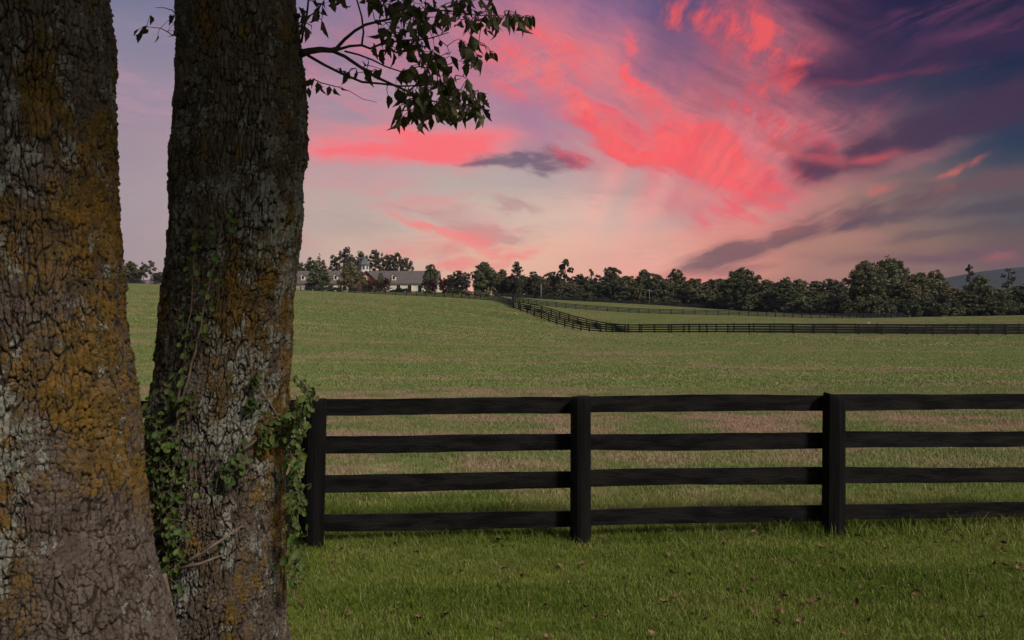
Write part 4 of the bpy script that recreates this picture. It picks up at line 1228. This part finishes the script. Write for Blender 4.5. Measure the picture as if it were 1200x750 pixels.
HT = {'dense': (14, 11), 'olive': (13, 10), 'grey': (13, 10), 'tall': (16, 9), 'sparse': (14, 12), 'thin': (15, 6), 'cone': (11, 8.5), 'broad': (8.5, 9.5), 'small': (5, 5),
      'bush': (2.6, 6), 'brownbush': (2.6, 7), 'grove': (16.5, 14), 'under': (6, 9)}
NAMES = {'cone': 'conical_tree', 'bush': 'hedge_shrub', 'brownbush': 'hedge_shrub', 'under': 'woodland_shrub', 'small': 'ornamental_tree'}
rt = random.Random(77)
def tree(kind, px, top, Y, wpx, label, group=None, base=None, cat='tree'):
    x = (px - 600) / FPX * Y; z0 = gz(x, Y)
    ztop = CAMZ + (YH - top) / FPX * Y
    h = max(1.0, ztop - z0); w = wpx / FPX * Y
    H, Wd = HT[kind]
    if kind in ('dense', 'olive', 'grove', 'grey'): w *= 1.3
    if kind == 'under': w *= 1.5
    root = empty(NAMES.get(kind, 'broadleaf_tree'), (x, Y, z0 - .05), label, cat, group)
    root.rotation_euler = (0, 0, rt.uniform(0, 6.28))
    root.scale = (w / Wd, w / Wd, h / H)
    tk, cr = rt.choice(PR[kind])
    obj('stem' if cat == 'shrub' else 'trunk', tk, root); obj('foliage' if cat == 'shrub' else 'crown', cr, root)
    return root

# round the stable
tree('cone', 374, 297, 262, 35, 'dense dark green pyramidal tree in front of the left stable wing')
tree('broad', 411, 308, 258, 40, 'broad olive green tree in front of the stable cupola')
tree('cone', 446, 315, 268, 14, 'small pointed green tree beside the brick gable')
tree('small', 436, 326, 256, 17, 'rust red ornamental tree before the stable gable', 'rust red trees before the gable')
tree('small', 451, 325, 256, 18, 'rust red ornamental tree before the stable gable', 'rust red trees before the gable')
tree('dense', 504, 308, 262, 17, 'rounded dark green tree at the right end of the stable')
tree('small', 506, 325, 250, 16, 'brownish ornamental tree in front of the rounded green tree')
tree('small', 520, 325, 256, 14, 'brownish ornamental tree standing clear beside the low hedge')
tree('bush', 470, 335.5, 266, 30, 'low clipped green shrub against the cream stable wall', None, None, 'shrub')
tree('bush', 395, 335, 250, 24, 'low green shrub under the olive tree by the stable', None, None, 'shrub')
for px in (524, 535): tree('bush', px, 336.5, 275, 18, 'green hedge shrub in the row beside the stable', 'hedge beside the stable', None, 'shrub')
for px in (548, 560, 571): tree('brownbush', px, 337.5, 255, 17, 'yellowish clipped shrub at the end of the hedge row', 'yellowish hedge shrubs', None, 'shrub')
for px, top, w in ((404, 291, 34), (425, 296, 30), (440, 294, 34), (460, 296, 34), (478, 302, 26), (392, 300, 24), (413, 298, 28), (450, 300, 30), (470, 300, 28)):
    tree('sparse', px, top, 345, w, 'tall open-crowned tree rising behind the stable roof', 'open trees behind the stable')
tree('grey', 363, 301, 330, 16, 'grey green tree behind the left stable roof', 'grey trees behind the left roof'); tree('grey', 349, 305, 330, 20, 'grey green tree behind the left stable roof', 'grey trees behind the left roof')
# between the trunks
for px, top, w, k in ((152, 306, 22, 'olive'), (168, 306, 14, 'tall'), (177, 304, 15, 'tall'), (186, 318, 16, 'grey'), (197, 312, 16, 'olive'), (160, 318, 14, 'grey'), (205, 315, 16, 'grey')):
    tree(k, px, top, 300, w, {'olive': 'olive tree beyond the top fence in the gap between the trunks', 'tall': 'slim upright tree beyond the top fence in the gap between the trunks', 'grey': 'low grey tree beyond the top fence in the gap between the trunks'}[k], 'trees in the gap between the trunks')
# the wood edge
WOOD = 'dark green broadleaf tree in the wood edge behind the paddocks'; WG = 'dark trees of the wood edge'
OLV = 'olive tinted broadleaf tree in the wood edge behind the paddocks'; OG = 'olive trees of the wood edge'
GRY = 'thin grey green tree among the wood edge behind the paddocks'; GG = 'grey trees of the wood edge'
tree('dense', 567, 305, 305, 27, 'full round-topped dark tree behind the yellowish hedge')
tree('grey', 541, 316, 320, 26, 'loose grey tree between stable and round-topped tree')
tree('grey', 528, 322, 330, 20, GRY, GG)
tree('sparse', 606, 308, 310, 26, 'nearly bare tree with few leaf clumps beside the fence corner')
tree('tall', 662, 301.5, 320, 24, 'tallest slim tree standing above the wood edge, with rounded top')
tree('olive', 588, 314, 318, 22, OLV, OG); tree('olive', 600, 322, 316, 22, OLV, OG)
tree('grey', 626, 318, 322, 24, GRY, GG); tree('dense', 646, 317, 325, 24, WOOD, WG); tree('dense', 680, 320, 325, 26, WOOD, WG)
tree('olive', 636, 326, 312, 22, OLV, OG); tree('olive', 668, 328, 312, 30, OLV, OG)
tree('grey', 699, 322, 330, 26, GRY, GG); tree('thin', 693, 313, 332, 14, 'bare-topped thin tree poking above the wood', 'bare-topped thin trees')
for px, top, w, k in ((718, 311, 26, 'dense'), (735, 322, 26, 'olive'), (703, 330, 26, 'dense'), (755, 314, 24, 'dense'), (768, 319, 24, 'dense'), (792, 315, 32, 'olive'), (780, 326, 26, 'dense'),
                      (745, 330, 28, 'olive'), (812, 325, 30, 'olive'), (834, 326, 32, 'olive'), (852, 326, 28, 'dense'), (820, 334, 30, 'dense')):
    tree(k, px, top, 312 + rt.uniform(-8, 14), w, WOOD if k == 'dense' else OLV, WG if k == 'dense' else OG)
tree('grove', 868, 314, 292, 40, 'round dark tree standing proud of the wood edge midway')
for px, top, w, k in ((898, 326, 34, 'olive'), (918, 328, 32, 'dense'), (938, 327, 32, 'olive'), (958, 328, 34, 'olive'), (976, 325, 30, 'grey'), (985, 333, 28, 'dense'), (905, 338, 34, 'dense'), (950, 340, 36, 'dense'), (972, 340, 30, 'olive')):
    tree(k, px, top, 288 + rt.uniform(-10, 14), w, WOOD if k == 'dense' else OLV if k == 'olive' else GRY, WG if k == 'dense' else OG if k == 'olive' else GG)
tree('grove', 1016, 306, 254, 48, 'tallest spreading dark tree of the right-hand grove', 'big grove trees'); tree('grove', 1045, 302, 258, 44, 'tallest spreading dark tree of the right-hand grove', 'big grove trees')
for px, top, w, k in ((1076, 317, 34, 'dense'), (1096, 316, 36, 'olive'), (1064, 330, 34, 'olive'), (1118, 336, 34, 'olive'), (1148, 320, 28, 'dense'), (1166, 337, 34, 'dense'), (1194, 333, 34, 'dense'), (1132, 340, 34, 'olive'),
                      (1030, 336, 40, 'dense'), (1000, 340, 30, 'olive'), (1215, 322, 36, 'dense'), (1240, 318, 40, 'olive'), (1178, 340, 34, 'olive')):
    tree(k, px, top, 256 + rt.uniform(-8, 16), w, WOOD if k == 'dense' else OLV, WG if k == 'dense' else OG)
tree('thin', 1136, 307, 262, 18, 'bare-topped thin tree poking above the wood', 'bare-topped thin trees'); tree('thin', 1182, 311, 258, 24, 'crooked thin tree with a sparse top near the hill')
# second rank of the wood, filling the gaps behind the edge
for k in range(30):
    px = 612 + k * 20.5 + rt.uniform(-5, 5); kd = rt.choice(('dense', 'olive', 'grey', 'dense'))
    if 985 < px < 1070 or px > 1105: continue
    tree(kd, px, 325 + (3 if px > 880 else 0) + rt.uniform(-5, 5), 340 + rt.uniform(0, 14), 27, {'dense': 'dark green tree in the second rank of the wood', 'olive': 'olive tree in the second rank of the wood', 'grey': 'grey green tree in the second rank of the wood'}[kd], 'second rank of the wood')
# low growth that closes the wood at its foot
for k in range(46):
    px = 640 + k * 13.2 + rt.uniform(-3, 3)
    Y = 306 if px < 830 else 306 - (px - 830) * .33
    Y = max(Y, 244)
    tree('under', px, 341 + (px - 640) * .022 + rt.uniform(-3, 5), Y + rt.uniform(-2, 6), 24, 'low leafy undergrowth shrub at the foot of the wood', 'undergrowth along the wood', None, 'shrub')

# ------------------------------------------------------------------ stable
BY = 285.0; S = BY / FPX
bx = lambda px: (px - 600) * S
bz0 = gz(bx(430), BY) - .3
zz = lambda py: CAMZ + (YH - py) * S
st = empty('stable', (bx(430), BY, bz0), 'long cream stable with grey roof, dormers, octagonal cupola and brick gable', 'stable')
so = Vector(st.location)
def part(mb, name, mat, parent=st):
    me = pd_data(name, [Vector(v) - so for v in mb.V], mb.F, mat)
    o = bpy.data.objects.new(name, me); C.objects.link(o); o.parent = parent
    return o
x0, x1 = bx(300), bx(512); eave, ridge_z, d = zz(331.2), zz(316.2), 12.0
wl = MB(); wl.box(x0, x1, BY, BY + d, bz0 - 1, eave)
wl.add([(x1, BY, eave), (x1, BY + d, eave), (x1, BY + d / 2, ridge_z - .25), (x0, BY, eave), (x0, BY + d, eave), (x0, BY + d / 2, ridge_z - .25)], [(0, 1, 2), (4, 3, 5)])
part(wl, 'wall', m_wall)
rf = MB(); o_ = .45
for s in (0, 1):
    ya, yb = (BY - o_, BY + d / 2) if s == 0 else (BY + d + o_, BY + d / 2)
    za = eave - .22
    rf.add([(x0 - .6, ya, za), (x1 + .6, ya, za), (x1 + .6, yb, ridge_z), (x0 - .6, yb, ridge_z), (x0 - .6, ya, za - .25), (x1 + .6, ya, za - .25), (x1 + .6, yb, ridge_z - .25), (x0 - .6, yb, ridge_z - .25)],
           [(0, 1, 2, 3), (7, 6, 5, 4), (0, 4, 5, 1), (1, 5, 6, 2), (3, 7, 4, 0)])
roof = part(rf, 'roof', m_roof)
for px in (361, 374, 387, 467, 480, 492, 505):
    mb = MB(); mb.box(bx(px) - .62, bx(px) + .62, BY - .12, BY + .05, bz0 + .3, zz(334.3)); dr = part(mb, 'stall_door', m_dark)
    mb = MB()
    for s in (-1, 1): mb.box(bx(px) + s * .72 - .1, bx(px) + s * .72 + .1, BY - .16, BY + .02, bz0 + .3, zz(334.1))
    part(mb, 'door_frame', m_white, dr)
for px in (354, 392.5, 461):
    cx_ = bx(px); y_ = BY + 1.1; w_ = .70; zb, zt = zz(328.6), zz(322.6)
    mb = MB(); mb.box(cx_ - w_, cx_ + w_, y_, y_ + 3.5, zb, zt); mb.add([(cx_ - w_, y_, zt), (cx_ + w_, y_, zt), (cx_, y_, zt + .62)], [(0, 1, 2)])
    dm = part(mb, 'dormer', m_wall)
    mb = MB()
    for s in (-1, 1):
        mb.add([(cx_ + s * (w_ + .22), y_ - .25, zt - .15), (cx_, y_ - .25, zt + .78), (cx_, y_ + 4, zt + .78), (cx_ + s * (w_ + .22), y_ + 4, zt - .15),
                (cx_ + s * (w_ + .22), y_ - .25, zt - .30), (cx_, y_ - .25, zt + .60), (cx_, y_ + 4, zt + .60), (cx_ + s * (w_ + .22), y_ + 4, zt - .30)], [(0, 1, 2, 3), (7, 6, 5, 4), (0, 4, 5, 1), (0, 3, 7, 4)])
    part(mb, 'dormer_roof', m_roof, dm)
    mb = MB(); mb.box(cx_ - .34, cx_ + .34, y_ - .05, y_ + .02, zb + .45, zt - .1); part(mb, 'window', m_dark, dm)
# brick cross gable
gx, gw = bx(430.5), bx(444) - bx(430.5); gy = BY - 2.2; ga, ge = zz(317.4), zz(326.5)
mb = MB(); mb.box(gx - gw * .78, gx + gw * .78, gy, BY + 5, bz0 - 1, ge); mb.add([(gx - gw * .78, gy, ge), (gx + gw * .78, gy, ge), (gx, gy, ga - .3)], [(0, 1, 2)])
gb = part(mb, 'gable_wing', m_brick)
mb = MB()
for s in (-1, 1):
    mb.add([(gx, gy - .5, ga), (gx, BY + 6, ga), (gx + s * gw, BY + 6, ge - .9), (gx + s * gw, gy - .5, ge - .9), (gx, gy - .5, ga - .3), (gx, BY + 6, ga - .3), (gx + s * gw, BY + 6, ge - 1.2), (gx + s * gw, gy - .5, ge - 1.2)],
           [(0, 1, 2, 3), (7, 6, 5, 4), (0, 3, 7, 4), (3, 2, 6, 7)])
part(mb, 'gable_roof', m_roof, gb)
def arch(cx_, y_, w, zb, zs, name, mat, parent):
    mb = MB(); n = 10; fr = [(cx_ - w, y_, zb), (cx_ + w, y_, zb)] + [(cx_ + w * math.cos(math.pi * k / n), y_, zs + w * math.sin(math.pi * k / n)) for k in range(n + 1)]
    bk = [(x, y + .15, z) for x, y, z in fr]; N_ = len(fr)
    mb.add(fr + bk, [tuple(range(N_))] + [(k, (k + 1) % N_, N_ + (k + 1) % N_, N_ + k) for k in range(N_)])
    return part(mb, name, mat, parent)
aw = arch(gx - .3, gy - .10, .62, zz(328.5), zz(325.8), 'arched_window', m_white, gb); arch(gx - .3, gy - .16, .40, zz(328.0), zz(326.0), 'pane', m_dark, aw)
arch(gx, gy - .12, 1.5, bz0 + .3, zz(336.2), 'archway', m_dark, gb)
# octagonal cupola
cx_, cyy = bx(423.5), BY + d / 2
def octa(mb, r0, z0, r1, z1):
    V = [(cx_ + r0 * math.cos(math.pi / 8 + k * math.pi / 4), cyy + r0 * math.sin(math.pi / 8 + k * math.pi / 4), z0) for k in range(8)] + [(cx_ + r1 * math.cos(math.pi / 8 + k * math.pi / 4), cyy + r1 * math.sin(math.pi / 8 + k * math.pi / 4), z1) for k in range(8)]
    mb.add(V, [(k, (k + 1) % 8, 8 + (k + 1) % 8, 8 + k) for k in range(8)] + [tuple(range(7, -1, -1)), tuple(range(8, 16))])
mb = MB(); octa(mb, 1.68, zz(322), 1.68, zz(309.2)); cu = part(mb, 'cupola', m_white)
mb = MB(); octa(mb, 2.0, zz(309.6), 2.05, zz(309)); octa(mb, 2.05, zz(309), .06, zz(299)); part(mb, 'cupola_roof', m_zinc, cu)
for k in range(8):
    a = k * math.pi / 4; rr_ = 1.68 * math.cos(math.pi / 8) + .03
    mb = MB(); t = Vector((-math.sin(a), math.cos(a), 0)) * .36; c0 = Vector((cx_ + rr_ * math.cos(a), cyy + rr_ * math.sin(a), 0)); n_ = Vector((math.cos(a), math.sin(a), 0)) * .05
    zl, zh = zz(314.6), zz(310.2)
    q = [c0 - t, c0 + t]
    V = [Vector((p.x, p.y, z)) + dd for dd in (n_, -n_) for z in (zl, zh) for p in q]
    mb.add(V, [(0, 1, 3, 2), (6, 7, 5, 4), (0, 2, 6, 4), (1, 5, 7, 3), (2, 3, 7, 6), (0, 4, 5, 1)])
    part(mb, 'louver', m_zinc, cu)
# gravel drive before the stable
mb = MB(); pts = [(456, 268, 240), (482, 268, 240)]
V = []
for px, Y in ((462, 240), (488, 240), (484, 252), (458, 252)):
    x = (px - 600) / FPX * Y; V.append((x, Y, gz(x, Y) + .15))
mb.add(V, [(0, 1, 2, 3)])
tag(mb.build('gravel_path', m_drive), kind='structure')

# poles by the wood, a pale stone in the paddock
def pole(px, top, Y, rad, mat, label, arm):
    x = (px - 600) / FPX * Y; z = gz(x, Y); h = CAMZ + (YH - top) / FPX * Y - z
    root = empty('utility_pole', (x, Y, z - .2), label, 'pole')
    mb = MB(); mb.tube([(0, 0, 0), (0, 0, h * .5), (0, 0, h + .2)], [rad, rad * .9, rad * .75], 9); mb.build('shaft', mat, root, True)
    if arm: mb = MB(); mb.box(-.9, .9, -.06, .06, h - .5, h - .35); mb.build('crossarm', mat, root)
    else: mb = MB(); mb.tube([(0, 0, h + .2), (0, 0, h + .32)], [rad * .95, rad * .6], 9); mb.build('cap', mat, root, True)
pole(634, 333, 298, .22, m_pale, 'pale stout pole standing before the wood by the fence corner', False)
pole(761, 338.5, 297, .13, m_pale, 'thin utility pole with a crossarm before the wood', True)
x, y = (1018 - 600) / FPX * 160, 160.0
V = []; r = random.Random(4)
bm = bmesh.new(); bmesh.ops.create_icosphere(bm, subdivisions=2, radius=.2)
for v in bm.verts: v.co *= r.uniform(.85, 1.12); v.co.z = max(v.co.z * 1.05, -.12)
me = bpy.data.meshes.new('field_stone'); bm.to_mesh(me); bm.free(); me.materials.append(m_stone)
tag(obj('field_stone', me, None, (x, y, gz(x, y) + .20)), 'small pale lump lying alone in the grass of the right paddock', 'stone')

# ------------------------------------------------------------------ haze
if HAZE > 0:
    mb = MB(); mb.box(-2400, 4400, -90, 3150, -3.0, 190)
    hz = mb.data('haze', None)
    hm = bpy.data.materials.new('haze'); hm.use_nodes = True
    for n in list(hm.node_tree.nodes):
        if n.type == 'BSDF_PRINCIPLED': hm.node_tree.nodes.remove(n)
    pv = hm.node_tree.nodes.new('ShaderNodeVolumePrincipled')
    pv.inputs['Color'].default_value = (0.55, 0.63, 0.95, 1); pv.inputs['Density'].default_value = HAZE
    pv.inputs['Anisotropy'].default_value = 0.2
    hm.node_tree.links.new(pv.outputs[0], hm.node_tree.nodes['Material Output'].inputs['Volume'])
    hz.materials.append(hm)
    tag(obj('haze', hz), kind='stuff')
